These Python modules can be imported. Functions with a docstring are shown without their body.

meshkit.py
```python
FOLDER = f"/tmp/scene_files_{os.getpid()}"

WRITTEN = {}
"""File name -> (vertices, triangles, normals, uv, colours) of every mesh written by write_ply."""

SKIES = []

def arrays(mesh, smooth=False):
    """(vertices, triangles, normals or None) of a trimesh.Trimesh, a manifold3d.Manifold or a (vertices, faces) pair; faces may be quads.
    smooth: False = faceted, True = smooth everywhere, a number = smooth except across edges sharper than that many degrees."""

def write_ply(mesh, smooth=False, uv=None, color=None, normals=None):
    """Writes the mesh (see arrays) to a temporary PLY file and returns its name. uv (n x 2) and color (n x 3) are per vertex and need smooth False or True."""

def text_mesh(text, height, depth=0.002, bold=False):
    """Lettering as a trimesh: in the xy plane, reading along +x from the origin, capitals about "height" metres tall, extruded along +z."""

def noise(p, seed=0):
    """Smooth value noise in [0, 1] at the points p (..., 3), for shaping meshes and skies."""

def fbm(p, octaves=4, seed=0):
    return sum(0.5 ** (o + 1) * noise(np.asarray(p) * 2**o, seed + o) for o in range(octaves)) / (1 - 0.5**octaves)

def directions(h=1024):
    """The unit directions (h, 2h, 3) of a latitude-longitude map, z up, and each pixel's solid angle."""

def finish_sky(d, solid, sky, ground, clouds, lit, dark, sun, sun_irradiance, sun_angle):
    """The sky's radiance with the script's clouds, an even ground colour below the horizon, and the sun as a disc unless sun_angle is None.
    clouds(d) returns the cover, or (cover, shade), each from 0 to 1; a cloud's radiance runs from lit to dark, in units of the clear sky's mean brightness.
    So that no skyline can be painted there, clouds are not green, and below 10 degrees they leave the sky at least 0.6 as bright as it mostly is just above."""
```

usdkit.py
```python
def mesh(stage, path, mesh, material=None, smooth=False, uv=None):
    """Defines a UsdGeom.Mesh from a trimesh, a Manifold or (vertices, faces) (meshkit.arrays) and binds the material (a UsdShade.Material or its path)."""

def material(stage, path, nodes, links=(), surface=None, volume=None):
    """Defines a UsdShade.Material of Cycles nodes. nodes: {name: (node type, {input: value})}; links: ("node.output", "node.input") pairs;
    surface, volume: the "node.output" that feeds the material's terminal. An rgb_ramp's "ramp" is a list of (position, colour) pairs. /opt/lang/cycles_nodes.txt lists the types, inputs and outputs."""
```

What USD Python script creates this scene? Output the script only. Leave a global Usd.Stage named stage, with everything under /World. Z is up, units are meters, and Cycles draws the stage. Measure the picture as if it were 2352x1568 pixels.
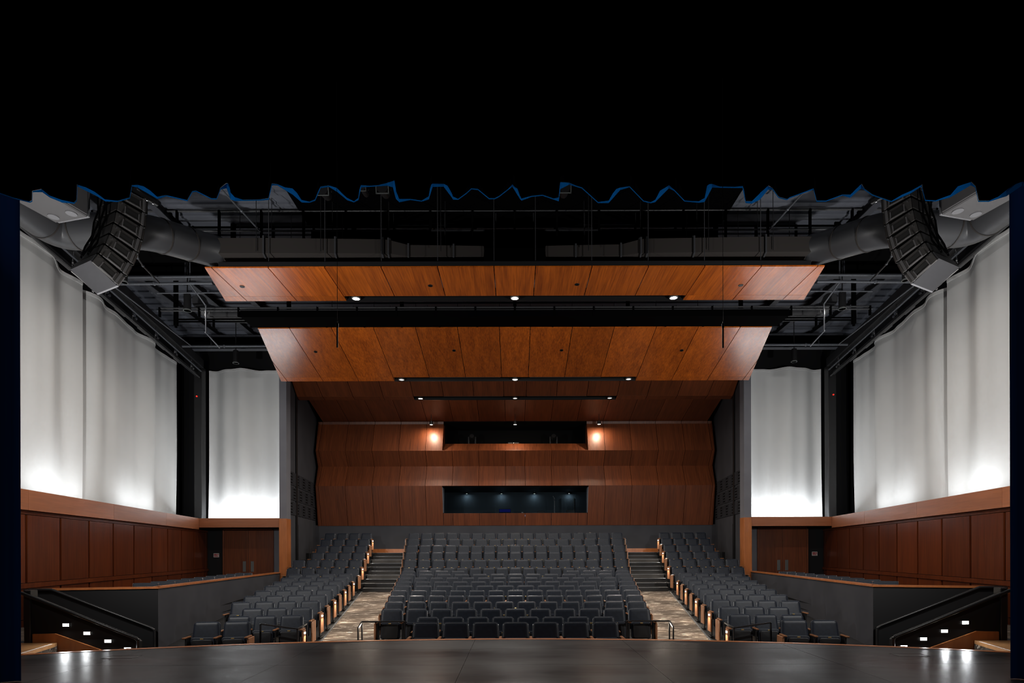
import math, random
import numpy as np
import trimesh
from shapely.geometry import Polygon, Point, box as sbox
import usdkit, meshkit
from pxr import Usd, UsdGeom, UsdLux, UsdShade, Gf, Sdf, Vt

random.seed(7)
RNG = np.random.RandomState(11)
stage = Usd.Stage.CreateInMemory()
UsdGeom.SetStageUpAxis(stage, UsdGeom.Tokens.z)
UsdGeom.SetStageMetersPerUnit(stage, 1.0)
world = UsdGeom.Xform.Define(stage, '/World')
stage.SetDefaultPrim(world.GetPrim())
PI = math.pi

# ------------------------------------------------------------------ camera and exposure
EYE = 2.17                      # height of the eye above the front house floor
F = 1320.0                      # focal length in pixels of the 2352 px wide frame
VX, VY = 1184.0, 1268.0         # vanishing point of the house axis
cam = UsdGeom.Camera.Define(stage, '/World/camera')
cam.AddTranslateOp().Set(Gf.Vec3d(0, 0, EYE))
cam.AddRotateXOp().Set(90.0)
cam.AddRotateZOp().Set(-0.15)
cam.CreateHorizontalApertureAttr(36.0)
cam.CreateVerticalApertureAttr(24.0)
cam.CreateFocalLengthAttr(36.0 * F / 2352)
cam.CreateHorizontalApertureOffsetAttr((1176 - VX) / 2352 * 36)
cam.CreateVerticalApertureOffsetAttr((VY - 784) / 2352 * 36)
cam.CreateClippingRangeAttr(Gf.Vec2f(0.05, 200))
cam.CreateExposureAttr(0.0)

# light levels, tuned together (radiance units; the lamps themselves stand in their builders below)
L_COVE = 62.0          # white LED coves along the curtain foot
L_DOWN = 3200.0         # recessed house downlights
L_SCALLOP = 900.0      # warm wall washers over the rear wood wall
L_PENDANT = 450.0      # cylinder pendants by the curtains
L_AISLE = 30.0         # lamps on the row-end panels
L_STEP = 60.0          # louvred step lights
L_BOOTH = 25.0
L_BOOM_HI, L_BOOM_LO = 2400.0, 215.0   # lanterns on the two booms behind the stage legs: at the clouds, over the house

def P(px, py, d):
    """Point of the house seen at a pixel of the photograph, at depth d from the eye."""
    return np.array([(px - VX) / F * d, d, EYE + (VY - py) / F * d])

# ------------------------------------------------------------------ naming
_used = {}
def numbered(path):
    n = _used.get(path, 0)
    _used[path] = n + 1
    return path if n == 0 else f'{path}_{n:03d}'

def tag(prim, label=None, cat=None, group=None, kind=None):
    p = prim.GetPrim() if hasattr(prim, 'GetPrim') else prim
    for k, v in (('label', label), ('category', cat), ('group', group), ('kind', kind)):
        if v:
            p.SetCustomDataByKey(k, v)
    return p

def root_of(parent):
    return '/World' if parent is None else (parent if isinstance(parent, str) else str(parent.GetPath()))

def obj(name, mesh, mat, parent=None, smooth=False, label=None, kind=None):
    path = numbered(f'{root_of(parent)}/{name}')
    m = usdkit.mesh(stage, path, mesh, MAT[mat], smooth=smooth)
    if label or kind:
        tag(m, label, None, None, kind)
    return m

def thing(name, label, cat, loc=(0, 0, 0), rotz=0.0, group=None, kind=None):
    path = numbered(f'/World/{name}')
    x = UsdGeom.Xform.Define(stage, path)
    if any(abs(c) > 1e-9 for c in loc):
        x.AddTranslateOp().Set(Gf.Vec3d(*map(float, loc)))
    if rotz:
        x.AddRotateZOp().Set(float(rotz))
    tag(x, label, cat, group, kind)
    return x

# ------------------------------------------------------------------ mesh helpers
def cat(ms):
    return trimesh.util.concatenate([m for m in ms if m is not None])

def box(x0, x1, y0, y1, z0, z1):
    m = trimesh.creation.box([abs(x1 - x0), abs(y1 - y0), abs(z1 - z0)])
    m.apply_translation([(x0 + x1) / 2, (y0 + y1) / 2, (z0 + z1) / 2])
    return m

def cbox(x0, x1, y0, y1, z0, z1, c=0.006):
    """Box with chamfered edges."""
    x0, x1 = sorted((x0, x1)); y0, y1 = sorted((y0, y1)); z0, z1 = sorted((z0, z1))
    c = min(c, (x1 - x0) * .45, (y1 - y0) * .45, (z1 - z0) * .45)
    pts = []
    for sx in (0, 1):
        for sy in (0, 1):
            for sz in (0, 1):
                p = np.array([(x0, x1)[sx], (y0, y1)[sy], (z0, z1)[sz]])
                q = np.array([c * (1 - 2 * sx), c * (1 - 2 * sy), c * (1 - 2 * sz)])
                for k in range(3):
                    v = p + q
                    v[k] = p[k]
                    pts.append(v)
    return trimesh.convex.convex_hull(np.array(pts))

def prism(quad, off):
    """Closed prism: a flat polygon (n x 3) pushed along the vector off."""
    a = np.asarray(quad, float)
    b = a + np.asarray(off, float)
    n = len(a)
    f = []
    for i in range(1, n - 1):
        f.append([0, i, i + 1])
        f.append([n, n + i + 1, n + i])
    for i in range(n):
        j = (i + 1) % n
        f += [[i, n + i, n + j], [i, n + j, j]]
    m = trimesh.Trimesh(np.vstack([a, b]), np.array(f), process=False)
    m.fix_normals()
    return m

def slab(quad, t):
    """Prism of thickness t behind the quad (opposite its normal)."""
    q = np.asarray(quad, float)
    n = np.cross(q[1] - q[0], q[2] - q[0])
    n /= np.linalg.norm(n)
    return prism(q, -n * t)

def extrude(poly, z0, z1):
    geoms = getattr(poly, 'geoms', [poly])
    out = []
    for g in geoms:
        if g.area > 1e-5:
            m = trimesh.creation.extrude_polygon(g, z1 - z0, engine='earcut')
            m.apply_translation([0, 0, z0])
            out.append(m)
    return cat(out) if out else None

def tube(points, r, n=10, close=True):
    p = np.asarray(points, float)
    t = np.zeros_like(p)
    t[1:-1] = (p[1:-1] - p[:-2]) / np.linalg.norm(p[1:-1] - p[:-2], axis=1)[:, None] + (p[2:] - p[1:-1]) / np.linalg.norm(p[2:] - p[1:-1], axis=1)[:, None]
    t[0], t[-1] = p[1] - p[0], p[-1] - p[-2]
    t /= np.linalg.norm(t, axis=1)[:, None]
    up = np.array([0, 0, 1.0]) if abs(t[0][2]) < .9 else np.array([1.0, 0, 0])
    rings = []
    a = np.cross(up, t[0]); a /= np.linalg.norm(a)
    rr = np.broadcast_to(r, (len(p),))
    for i in range(len(p)):
        a = a - t[i] * np.dot(a, t[i]); a /= np.linalg.norm(a)
        b = np.cross(t[i], a)
        ang = np.arange(n) * 2 * PI / n + PI / n
        rings.append(p[i] + rr[i] * (np.cos(ang)[:, None] * a + np.sin(ang)[:, None] * b))
    return loft(rings)

def loft(rings, cap=True):
    n = len(rings[0])
    v = np.vstack(rings)
    f = []
    for i in range(len(rings) - 1):
        for j in range(n):
            k = (j + 1) % n
            a, b, c, d = i * n + j, i * n + k, (i + 1) * n + k, (i + 1) * n + j
            f += [[a, b, c], [a, c, d]]
    if cap:
        v = np.vstack([v, rings[0].mean(0), rings[-1].mean(0)])
        c0, c1 = len(v) - 2, len(v) - 1
        for j in range(n):
            k = (j + 1) % n
            f.append([c0, k, j])
            f.append([c1, (len(rings) - 1) * n + j, (len(rings) - 1) * n + k])
    m = trimesh.Trimesh(v, np.array(f), process=False)
    if m.volume < 0:
        m.invert()
    return m

def lathe(profile, n=24):
    """Profile of (radius, z) points turned about z."""
    rings = []
    for r, z in profile:
        a = np.arange(n) * 2 * PI / n
        rings.append(np.stack([r * np.cos(a), r * np.sin(a), np.full(n, z)], 1))
    return loft(rings)

def disc(r, z, n=24):
    return lathe([(r, z), (r, z + 0.004)], n)

def moved(m, x=0, y=0, z=0, rx=0, ry=0, rz=0):
    m = m.copy()
    for a, ax in ((rx, [1, 0, 0]), (ry, [0, 1, 0]), (rz, [0, 0, 1])):
        if a:
            m.apply_transform(trimesh.transformations.rotation_matrix(math.radians(a), ax))
    m.apply_translation([x, y, z])
    return m

def mir(m, s):
    """The mesh as built for the left side (s = -1), or mirrored for the right (s = +1)."""
    if s < 0:
        return m
    m = m.copy()
    m.vertices[:, 0] *= -1
    m.invert()
    return m

def mp(p, s):
    p = np.array(p, float)
    if s > 0:
        p[..., 0] *= -1
    return p

def rr_outline(wt, wb, h, r, k=6, inset=0.0):
    """Rounded trapezoid outline (x, z): top width wt, bottom width wb, height h."""
    wt, wb = wt - 2 * inset, wb - 2 * inset
    z0, z1 = inset, h - inset
    r = max(r - inset, 0.004)
    pts = []
    for cx, cz, a0 in ((wb / 2 - r, z0 + r, -90), (wt / 2 - r, z1 - r, 0), (-wt / 2 + r, z1 - r, 90), (-wb / 2 + r, z0 + r, 180)):
        for i in range(k + 1):
            a = math.radians(a0 + 90 * i / k)
            pts.append((cx + r * math.cos(a), cz + r * math.sin(a)))
    return np.array(pts)

def pillow(wt, wb, h, r, layers, k=5):
    """Cushion: layers of (y, inset)."""
    rings = []
    for y, ins in layers:
        o = rr_outline(wt, wb, h, r, k, ins)
        rings.append(np.stack([o[:, 0], np.full(len(o), y), o[:, 1]], 1))
    return loft(rings)

# ------------------------------------------------------------------ materials
MAT = {}
def mat(name, nodes, links=(), surface='p.BSDF'):
    MAT[name] = usdkit.material(stage, f'/World/Looks/{name}', nodes, links, surface)

def plain(name, color, rough=.5, metallic=0.0, spec=.5, **kw):
    mat(name, {'p': ('principled_bsdf', dict(base_color=color, roughness=rough, metallic=metallic, specular_ior_level=spec, **kw))})

def noisy(name, c1, c2, scale, rough=.5, spec=.5, stretch=(1, 1, 1), bump=0.0, metallic=0.0, detail=4, lo=.35, hi=.65, **kw):
    nodes = {'t': ('texture_coordinate', {}), 'm': ('mapping', {'scale': stretch}), 'n': ('noise_texture', {'scale': scale, 'detail': detail}),
             'r': ('rgb_ramp', {'ramp': [(lo, c1), (hi, c2)]}),
             'p': ('principled_bsdf', dict(roughness=rough, specular_ior_level=spec, metallic=metallic, **kw))}
    links = [('t.object', 'm.vector'), ('m.vector', 'n.vector'), ('n.fac', 'r.fac'), ('r.color', 'p.base_color')]
    if bump:
        nodes['b'] = ('bump', {'strength': bump, 'distance': .01})
        links += [('n.fac', 'b.height'), ('b.normal', 'p.normal')]
    mat(name, nodes, links)

def wood(name, dark, light, stretch, rough=.35, spec=.5, vary=.35, figure=.35, ior=1.5):
    """Veneer: fine grain drawn out along one axis, slower cathedral bands, each leaf with a tone of its own."""
    nodes = {
        't': ('texture_coordinate', {}), 'o': ('object_info', {}),
        'sh': ('combine_xyz', {}), 'k': ('math', {'math_type': 'multiply', 'value2': 37.0}),
        'ad': ('mix_vector', {'fac': .5}),
        'm': ('mapping', {'scale': stretch}), 'n': ('noise_texture', {'scale': 1.0, 'detail': 5, 'roughness': .6}),
        'm2': ('mapping', {'scale': tuple(s * .16 for s in stretch)}), 'n2': ('noise_texture', {'scale': 1.0, 'detail': 2, 'distortion': .6}),
        'mx': ('mix_float', {'fac': figure}),
        'r': ('rgb_ramp', {'ramp': [(.34, dark), (.66, light)]}),
        'v': ('math', {'math_type': 'multiply_add', 'value2': vary, 'value3': 1 - vary / 2}),
        'h': ('hsv', {'hue': .5, 'saturation': 1.0}),
        'b': ('bump', {'strength': .06, 'distance': .004}),
        'p': ('principled_bsdf', dict(roughness=rough, specular_ior_level=spec, ior=ior)),
    }
    links = [('o.random', 'k.value1'), ('k.value', 'sh.x'), ('k.value', 'sh.y'), ('k.value', 'sh.z'),
             ('t.object', 'ad.a'), ('sh.vector', 'ad.b'), ('ad.result', 'm.vector'), ('ad.result', 'm2.vector'),
             ('m.vector', 'n.vector'), ('m2.vector', 'n2.vector'), ('n.fac', 'mx.a'), ('n2.fac', 'mx.b'), ('mx.result', 'r.fac'),
             ('o.random', 'v.value1'), ('v.value', 'h.value'), ('r.color', 'h.color'), ('h.color', 'p.base_color'),
             ('n.fac', 'b.height'), ('b.normal', 'p.normal')]
    mat(name, nodes, links)

CW = ((.24, .046, .0035), (.60, .135, .010))
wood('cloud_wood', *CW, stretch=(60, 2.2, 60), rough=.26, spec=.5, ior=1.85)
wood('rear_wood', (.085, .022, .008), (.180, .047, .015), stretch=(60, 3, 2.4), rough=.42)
wood('panel_wood', (.060, .0115, .003), (.125, .026, .006), stretch=(50, 50, 2.0), rough=.30, spec=.26)
wood('ledge_wood', (.25, .085, .036), (.38, .13, .055), stretch=(2, 2, 40), rough=.38, vary=.12)
wood('trim_wood', (.32, .10, .030), (.48, .16, .050), stretch=(14, 14, 3), rough=.3, vary=.15)
wood('tread_wood', (.36, .17, .07), (.52, .27, .11), stretch=(14, 14, 14), rough=.35, vary=.1)
wood('end_wood', (.22, .095, .045), (.36, .165, .085), stretch=(60, 60, 6), rough=.35, vary=.2)
wood('arm_wood', (.16, .065, .026), (.27, .115, .05), stretch=(60, 8, 60), rough=.28, vary=.2)
plain('black_void', (.004, .004, .0045), .9, spec=.1)
plain('black_paint', (.012, .012, .014), .6, spec=.3)
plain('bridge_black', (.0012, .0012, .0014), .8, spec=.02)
plain('black_metal', (.012, .012, .013), .32, spec=.5)
plain('dark_steel', (.035, .036, .040), .42, spec=.5)
plain('duct_paint', (.028, .0245, .023), .45, spec=.4)
plain('deck_paint', (.10, .108, .132), .55, spec=.3)
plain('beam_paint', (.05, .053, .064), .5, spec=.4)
plain('track_steel', (.13, .14, .16), .35, metallic=.6)
plain('chrome', (.7, .7, .72), .2, metallic=1.0)
plain('brass', (.85, .60, .22), .3, metallic=.8)
noisy('grey_wall', (.047, .048, .056), (.056, .057, .066), 1.2, rough=.8, spec=.2)
noisy('column_grey', (.15, .15, .17), (.17, .17, .19), 1.2, rough=.75, spec=.2)
plain('black_wall', (.0075, .0075, .0085), .55, spec=.3)
noisy('seat_fabric', (.0062, .0096, .0175), (.0096, .0145, .026), 22, rough=.5, spec=.45, detail=2)
plain('seat_piping', (.034, .042, .058), .26, spec=.8)
plain('seat_shell', (.008, .008, .009), .45, spec=.4)
noisy('velvet_black', (.0012, .0012, .0014), (.0022, .0022, .0026), 6, rough=.95, spec=0.0, stretch=(6, 6, .5))
mat('velvet_navy', {'d': ('diffuse_bsdf', {'color': (.012, .030, .075)}), 't': ('translucent_bsdf', {'color': (.045, .085, .17)}), 'x': ('mix_closure', {'fac': .75})},
    [('d.BSDF', 'x.closure1'), ('t.BSDF', 'x.closure2')], 'x.closure')
mat('hem_blue', {'d': ('diffuse_bsdf', {'color': (.012, .15, .42)}), 't': ('translucent_bsdf', {'color': (.06, .46, .86)}), 'x': ('mix_closure', {'fac': .6})},
    [('d.BSDF', 'x.closure1'), ('t.BSDF', 'x.closure2')], 'x.closure')
noisy('curtain_cloth', (.60, .605, .605), (.66, .665, .665), .35, rough=.9, spec=.1, detail=3)
plain('speaker_grey', (.065, .063, .066), .5, spec=.4)
plain('speaker_dark', (.0065, .006, .006), .5, spec=.4)
plain('plate_dark', (.030, .028, .027), .42, spec=.5)
plain('speaker_under', (.020, .020, .023), .5, spec=.4)
plain('grille_light', (.13, .13, .14), .5)
plain('handle_black', (.006, .006, .006), .5)
plain('screen_dark', (.01, .011, .013), .15)
mat('screen_blue', {'e': ('emission', {'color': (.02, .03, .30), 'strength': .18})}, (), 'e.emission')
mat('desk_glow', {'e': ('emission', {'color': (.12, .22, .42), 'strength': .7})}, (), 'e.emission')
mat('red_led', {'e': ('emission', {'color': (1, .03, .02), 'strength': 1.5})}, (), 'e.emission')
mat('lamp_white', {'e': ('emission', {'color': (1, .93, .84), 'strength': 40})}, (), 'e.emission')
mat('lamp_dim', {'e': ('emission', {'color': (1, .95, .9), 'strength': 1.6})}, (), 'e.emission')
mat('lamp_step', {'e': ('emission', {'color': (1, .98, .95), 'strength': 16})}, (), 'e.emission')
mat('lamp_aisle', {'e': ('emission', {'color': (1, .9, .74), 'strength': 9})}, (), 'e.emission')
plain('sign_red', (.30, .045, .05), .5)
plain('sign_white', (.5, .45, .44), .5)
plain('plate_steel', (.22, .24, .24), .4, metallic=.7)
plain('step_edge', (.85, .80, .76), .5)
plain('carpet_end', (.12, .12, .13), .9, spec=0)
mat('booth_glass', {'tr': ('transparent_bsdf', {'color': (.86, .9, .92)}), 'g': ('glossy_bsdf', {'roughness': .02, 'color': (.8, .85, .9)}),
                    'f': ('fresnel', {'IOR': 1.35}), 'x': ('mix_closure', {})},
    [('f.fac', 'x.fac'), ('tr.BSDF', 'x.closure1'), ('g.BSDF', 'x.closure2')], 'x.closure')
plain('booth_wall', (.05, .06, .07), .85, spec=.1)

# black masonite stage deck: scuffed, half gloss
mat('stage_deck', {
    't': ('texture_coordinate', {}), 'm': ('mapping', {'scale': (1.2, 6, 1)}), 'n': ('noise_texture', {'scale': 3.0, 'detail': 8, 'roughness': .65}),
    'm2': ('mapping', {'scale': (.5, 1.1, 1)}), 'n2': ('noise_texture', {'scale': 1.0, 'detail': 3}),
    'r': ('rgb_ramp', {'ramp': [(.3, (.007, .0075, .0085)), (.7, (.016, .017, .019))]}),
    'rr': ('rgb_ramp', {'ramp': [(.3, (.24, .24, .24)), (.7, (.40, .40, .40))]}),
    'b': ('bump', {'strength': .10, 'distance': .004}),
    'p': ('principled_bsdf', {'specular_ior_level': .26, 'specular_tint': (.72, .86, 1.0)})},
    [('t.object', 'm.vector'), ('m.vector', 'n.vector'), ('t.object', 'm2.vector'), ('m2.vector', 'n2.vector'), ('n.fac', 'r.fac'), ('r.color', 'p.base_color'),
     ('n2.fac', 'rr.fac'), ('rr.color', 'p.roughness'), ('n.fac', 'b.height'), ('b.normal', 'p.normal')])
# aisle carpet: taupe pile with broken light threads running across the aisle
mat('aisle_carpet', {
    't': ('texture_coordinate', {}), 'm': ('mapping', {'scale': (2.6, 17, 17)}), 'n': ('noise_texture', {'scale': 1.0, 'detail': 5, 'roughness': .62, 'distortion': .5}),
    'm2': ('mapping', {'scale': (1.2, 4.5, 4.5)}), 'n2': ('noise_texture', {'scale': 1.0, 'detail': 3}),
    'r': ('rgb_ramp', {'ramp': [(.36, (.085, .068, .056)), (.54, (.13, .105, .088)), (.595, (.20, .165, .14)), (.63, (.74, .67, .58))]}),
    'r2': ('rgb_ramp', {'ramp': [(.35, (.62, .60, .57)), (.62, (1, 1, 1))]}),
    'x': ('mix_color', {'blend_type': 'multiply', 'fac': 1.0}),
    'p': ('principled_bsdf', {'roughness': .95, 'specular_ior_level': .05})},
    [('t.object', 'm.vector'), ('m.vector', 'n.vector'), ('t.object', 'm2.vector'), ('m2.vector', 'n2.vector'), ('n.fac', 'r.fac'), ('n2.fac', 'r2.fac'),
     ('r.color', 'x.a'), ('r2.color', 'x.b'), ('x.result', 'p.base_color')])
noisy('block_grey', (.026, .027, .032), (.032, .033, .039), 4, rough=.8, spec=.15)
noisy('seat_floor', (.016, .016, .017), (.022, .022, .023), 3, rough=.7, spec=.25)

# ------------------------------------------------------------------ lights
def aim(x, pos, d):
    d = np.asarray(d, float); d = d / np.linalg.norm(d)
    up = np.array([0, 0, 1.0]) if abs(d[2]) < .95 else np.array([0, 1.0, 0])
    zx = -d
    xx = np.cross(up, zx); xx /= np.linalg.norm(xx)
    yy = np.cross(zx, xx)
    m = Gf.Matrix4d(*xx, 0, *yy, 0, *zx, 0, *map(float, pos), 1)
    x.AddTransformOp().Set(m)

def cone(l, angle, soft):
    s = UsdLux.ShapingAPI.Apply(l.GetPrim())
    s.CreateShapingConeAngleAttr(float(angle))
    s.CreateShapingConeSoftnessAttr(float(soft))

def disk_light(parent, pos, d, radius, intensity, color, angle=None, soft=.5):
    l = UsdLux.DiskLight.Define(stage, numbered(f'{root_of(parent)}/light'))
    aim(l, pos, d)
    l.CreateRadiusAttr(float(radius)); l.CreateIntensityAttr(float(intensity)); l.CreateColorAttr(Gf.Vec3f(*color))
    if angle:
        cone(l, angle, soft)
    return l

def rect_light(parent, pos, d, along, width, height, intensity, color, angle=None, soft=.5):
    """Strip whose width lies along the vector `along`."""
    l = UsdLux.RectLight.Define(stage, numbered(f'{root_of(parent)}/light'))
    d = np.asarray(d, float); d = d / np.linalg.norm(d)
    zx = -d
    xx = np.asarray(along, float); xx = xx - zx * np.dot(xx, zx); xx /= np.linalg.norm(xx)
    yy = np.cross(zx, xx)
    l.AddTransformOp().Set(Gf.Matrix4d(*xx, 0, *yy, 0, *zx, 0, *map(float, pos), 1))
    l.CreateWidthAttr(float(width)); l.CreateHeightAttr(float(height)); l.CreateIntensityAttr(float(intensity)); l.CreateColorAttr(Gf.Vec3f(*color))
    if angle:
        cone(l, angle, soft)
    return l

WARM = (1.0, .80, .58)
NEUT = (1.0, .93, .84)
COOL = (.93, .97, 1.0)

SIDE = {-1: 'left', 1: 'right'}
JOINTS = [.45 + 1.22 * k for k in range(9)]
JX = sorted([-j for j in JOINTS] + JOINTS)

def wall_x(d, off=0.0):
    """|x| of the side wall's ledge front at depth d; off pushes outwards."""
    return 7.77 + .194 * d + off
def box_x(d):
    """|x| of the side box parapet and, behind it, of the rear grey side wall."""
    return 7.75 + .1265 * (d - 12.46)
def rear_x(d):
    return 8.68 + .125 * (d - 21.8)

# ================================================================== SETTING
# ---- house floor: flat front, 1:12 ramp, then tiers
def ramp_z(d):
    return 0.0 if d < 11.7 else min((d - 11.7) / 12.0, .7167)
TIER_D0 = 20.35
fl = thing('floor', 'dark raked floor of the seating area with stepped tiers at the rear', 'floor', kind='structure')
obj('front_floor', box(-13, 13, 6.8, 11.7, -.2, 0), 'seat_floor', fl)
obj('ramp', prism([(-9.4, 11.7, 0), (9.4, 11.7, 0), (9.4, TIER_D0, .7208), (-9.4, TIER_D0, .7208)], (0, 0, -.2)), 'seat_floor', fl)
tier_z = [.745 + .283 * k for k in range(6)]
tier_d = [TIER_D0 + .9 * k for k in range(6)] + [26.9]
def aisle_in(d):  return 3.07 + .139 * (d - 12.6)
def aisle_out(d): return 4.26 + .143 * (d - 11.9)
for k in range(6):
    d0, d1 = tier_d[k], tier_d[k + 1]
    if k < 5:
        segs = [(-rear_x(d0) - .3, -aisle_out(d0) - .05), (-aisle_in(d0) + .05, aisle_in(d0) - .05), (aisle_out(d0) + .05, rear_x(d0) + .3)]
    else:
        segs = [(-9.8, 9.8)]
    for a, b in segs:
        obj('tier', cbox(a, b, d0, d1 + (.02 if k < 5 else 0), -.2, tier_z[k], .01), 'seat_floor', fl)
# aisles
for s in (-1, 1):
    q = [(-aisle_out(11.0), 11.0), (-aisle_in(11.0), 11.0), (-aisle_in(TIER_D0), TIER_D0), (-aisle_out(TIER_D0), TIER_D0)]
    f = lambda p, dz: (p[0], p[1], ramp_z(p[1]) + dz)
    flat = prism([(-4.6, 9.9, .004), (-2.2, 9.9, .004), (-aisle_in(11.7), 11.7, .004), (-aisle_out(11.7), 11.7, .004)], (0, 0, .012))
    ramp = prism([(-aisle_out(11.7), 11.7, .004), (-aisle_in(11.7), 11.7, .004), (-aisle_in(TIER_D0 + .3), TIER_D0 + .3, .746), (-aisle_out(TIER_D0 + .3), TIER_D0 + .3, .746)], (0, 0, .012))
    a = thing('aisle_carpet', f'taupe carpet with pale broken threads sloping up the {SIDE[s]} aisle', 'carpet')
    obj('carpet', mir(cat([flat, ramp]), s), 'aisle_carpet', a)
    strip = prism([(-aisle_out(11.7) - .03, 11.7, .004), (-aisle_out(11.7), 11.7, .004), (-aisle_out(TIER_D0), TIER_D0, .725), (-aisle_out(TIER_D0) - .03, TIER_D0, .725)], (0, 0, .02))
    obj('edge_strip', mir(strip, s), 'track_steel', a, label='pale metal edge strip along the carpet')
    st = thing('aisle_stairs', f'dark carpeted steps with pale nosings at the top of the {SIDE[s]} aisle', 'stairs')
    for k in range(10):
        d0 = 20.65 + .45 * k
        z = .7545 + .1405 * (k + 1)
        d1 = d0 + .45 if k < 9 else 26.6
        xi, xo = aisle_in(d0) + .02, aisle_out(d0) - .02
        top = [(-xo, d0, z), (-xi, d0, z), (-xi - .06, d1, z), (-xo - .06, d1, z)]
        obj('step', mir(prism(top, (0, 0, -.1405 - .12)), s), 'seat_floor', st)
        obj('nosing', mir(cbox(-xo, -xi, d0 - .012, d0 + .03, z - .012, z + .004, .003), s), 'track_steel', st)
# ---- stage
SZ = .71
EC = 9.72 - 19.0
def edge_y(x, R=19.0): return EC + math.sqrt(R * R - x * x)
stg = thing('stage', 'black hardboard stage floor with a curved wooden edge', 'stage', kind='structure')
disk_in = Point(0, EC).buffer(18.90, 256).intersection(sbox(-9.0, -4, 9.0, 12))
obj('subfloor', extrude(disk_in, .45, SZ - .02), 'black_void', stg)
rows = [7.47 + 1.22 * k for k in range(-9, 3)]
for i in range(len(rows) - 1):
    xs = [-.68 + 2.44 * k + (0 if i % 2 == 0 else 0) for k in range(-5, 6)]
    for j in range(len(xs) - 1):
        p = sbox(xs[j] + .002, rows[i] + .002, xs[j + 1] - .002, rows[i + 1] - .002).intersection(disk_in.buffer(-.002))
        if p.is_empty or p.area < .01:
            continue
        for tx in (-5.55, 5.55):       # trap lids sit in their own cut-outs
            p = p.difference(sbox(tx - .22, 7.98, tx + .22, 8.22))
        obj('hardboard_panel', extrude(p, SZ - .02, SZ), 'stage_deck', stg)
ring = Point(0, EC).buffer(19.02, 256).difference(Point(0, EC).buffer(18.90, 256)).intersection(sbox(-9.2, 6.9, 9.2, 12))
obj('edge_nosing', extrude(ring, SZ - .12, SZ + .004), 'trim_wood', stg, label='curved wooden nosing along the stage edge')
fasc = Point(0, EC).buffer(18.98, 256).difference(Point(0, EC).buffer(18.93, 256)).intersection(sbox(-9.2, 6.9, 9.2, 12))
obj('fascia', extrude(fasc, 0, SZ - .12), 'panel_wood', stg)
for s in (-1, 1):
    t = thing('trap_lid', f'small black access lid let into the {SIDE[s]} half of the stage floor', 'trap lid', (s * 5.55, 8.1, SZ - .02))
    obj('lid', cbox(-.205, .205, -.105, .105, 0, .021, .003), 'stage_deck', t)
    obj('rim', cat([box(-.218, .218, -.118, -.111, .0, .0215), box(-.218, .218, .111, .118, .0, .0215), box(-.218, -.211, -.118, .118, 0, .0215), box(.211, .218, -.118, .118, 0, .0215)]), 'black_metal', t)

# ---- side walls, ledges, corners
LZ0, LZ1 = 3.07, 3.49
CEIL = 10.35
def along(s, d0, d1, off, z0, z1, depth=.03, g=0.0):
    """A board on the side wall from depth d0 to d1: front face at `off` outside the ledge line."""
    a = np.array([-wall_x(d0, off), d0, 0]); b = np.array([-wall_x(d1, off), d1, 0])
    u = (b - a) / np.linalg.norm(b - a)
    a, b = a + u * g, b - u * g
    n = np.array([-u[1], u[0], 0])            # outwards (to -x)
    if n[0] > 0: n = -n
    q = [a + [0, 0, z0], b + [0, 0, z0], b + [0, 0, z1], a + [0, 0, z1]]
    return mir(prism(q, n * depth), s)

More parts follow.
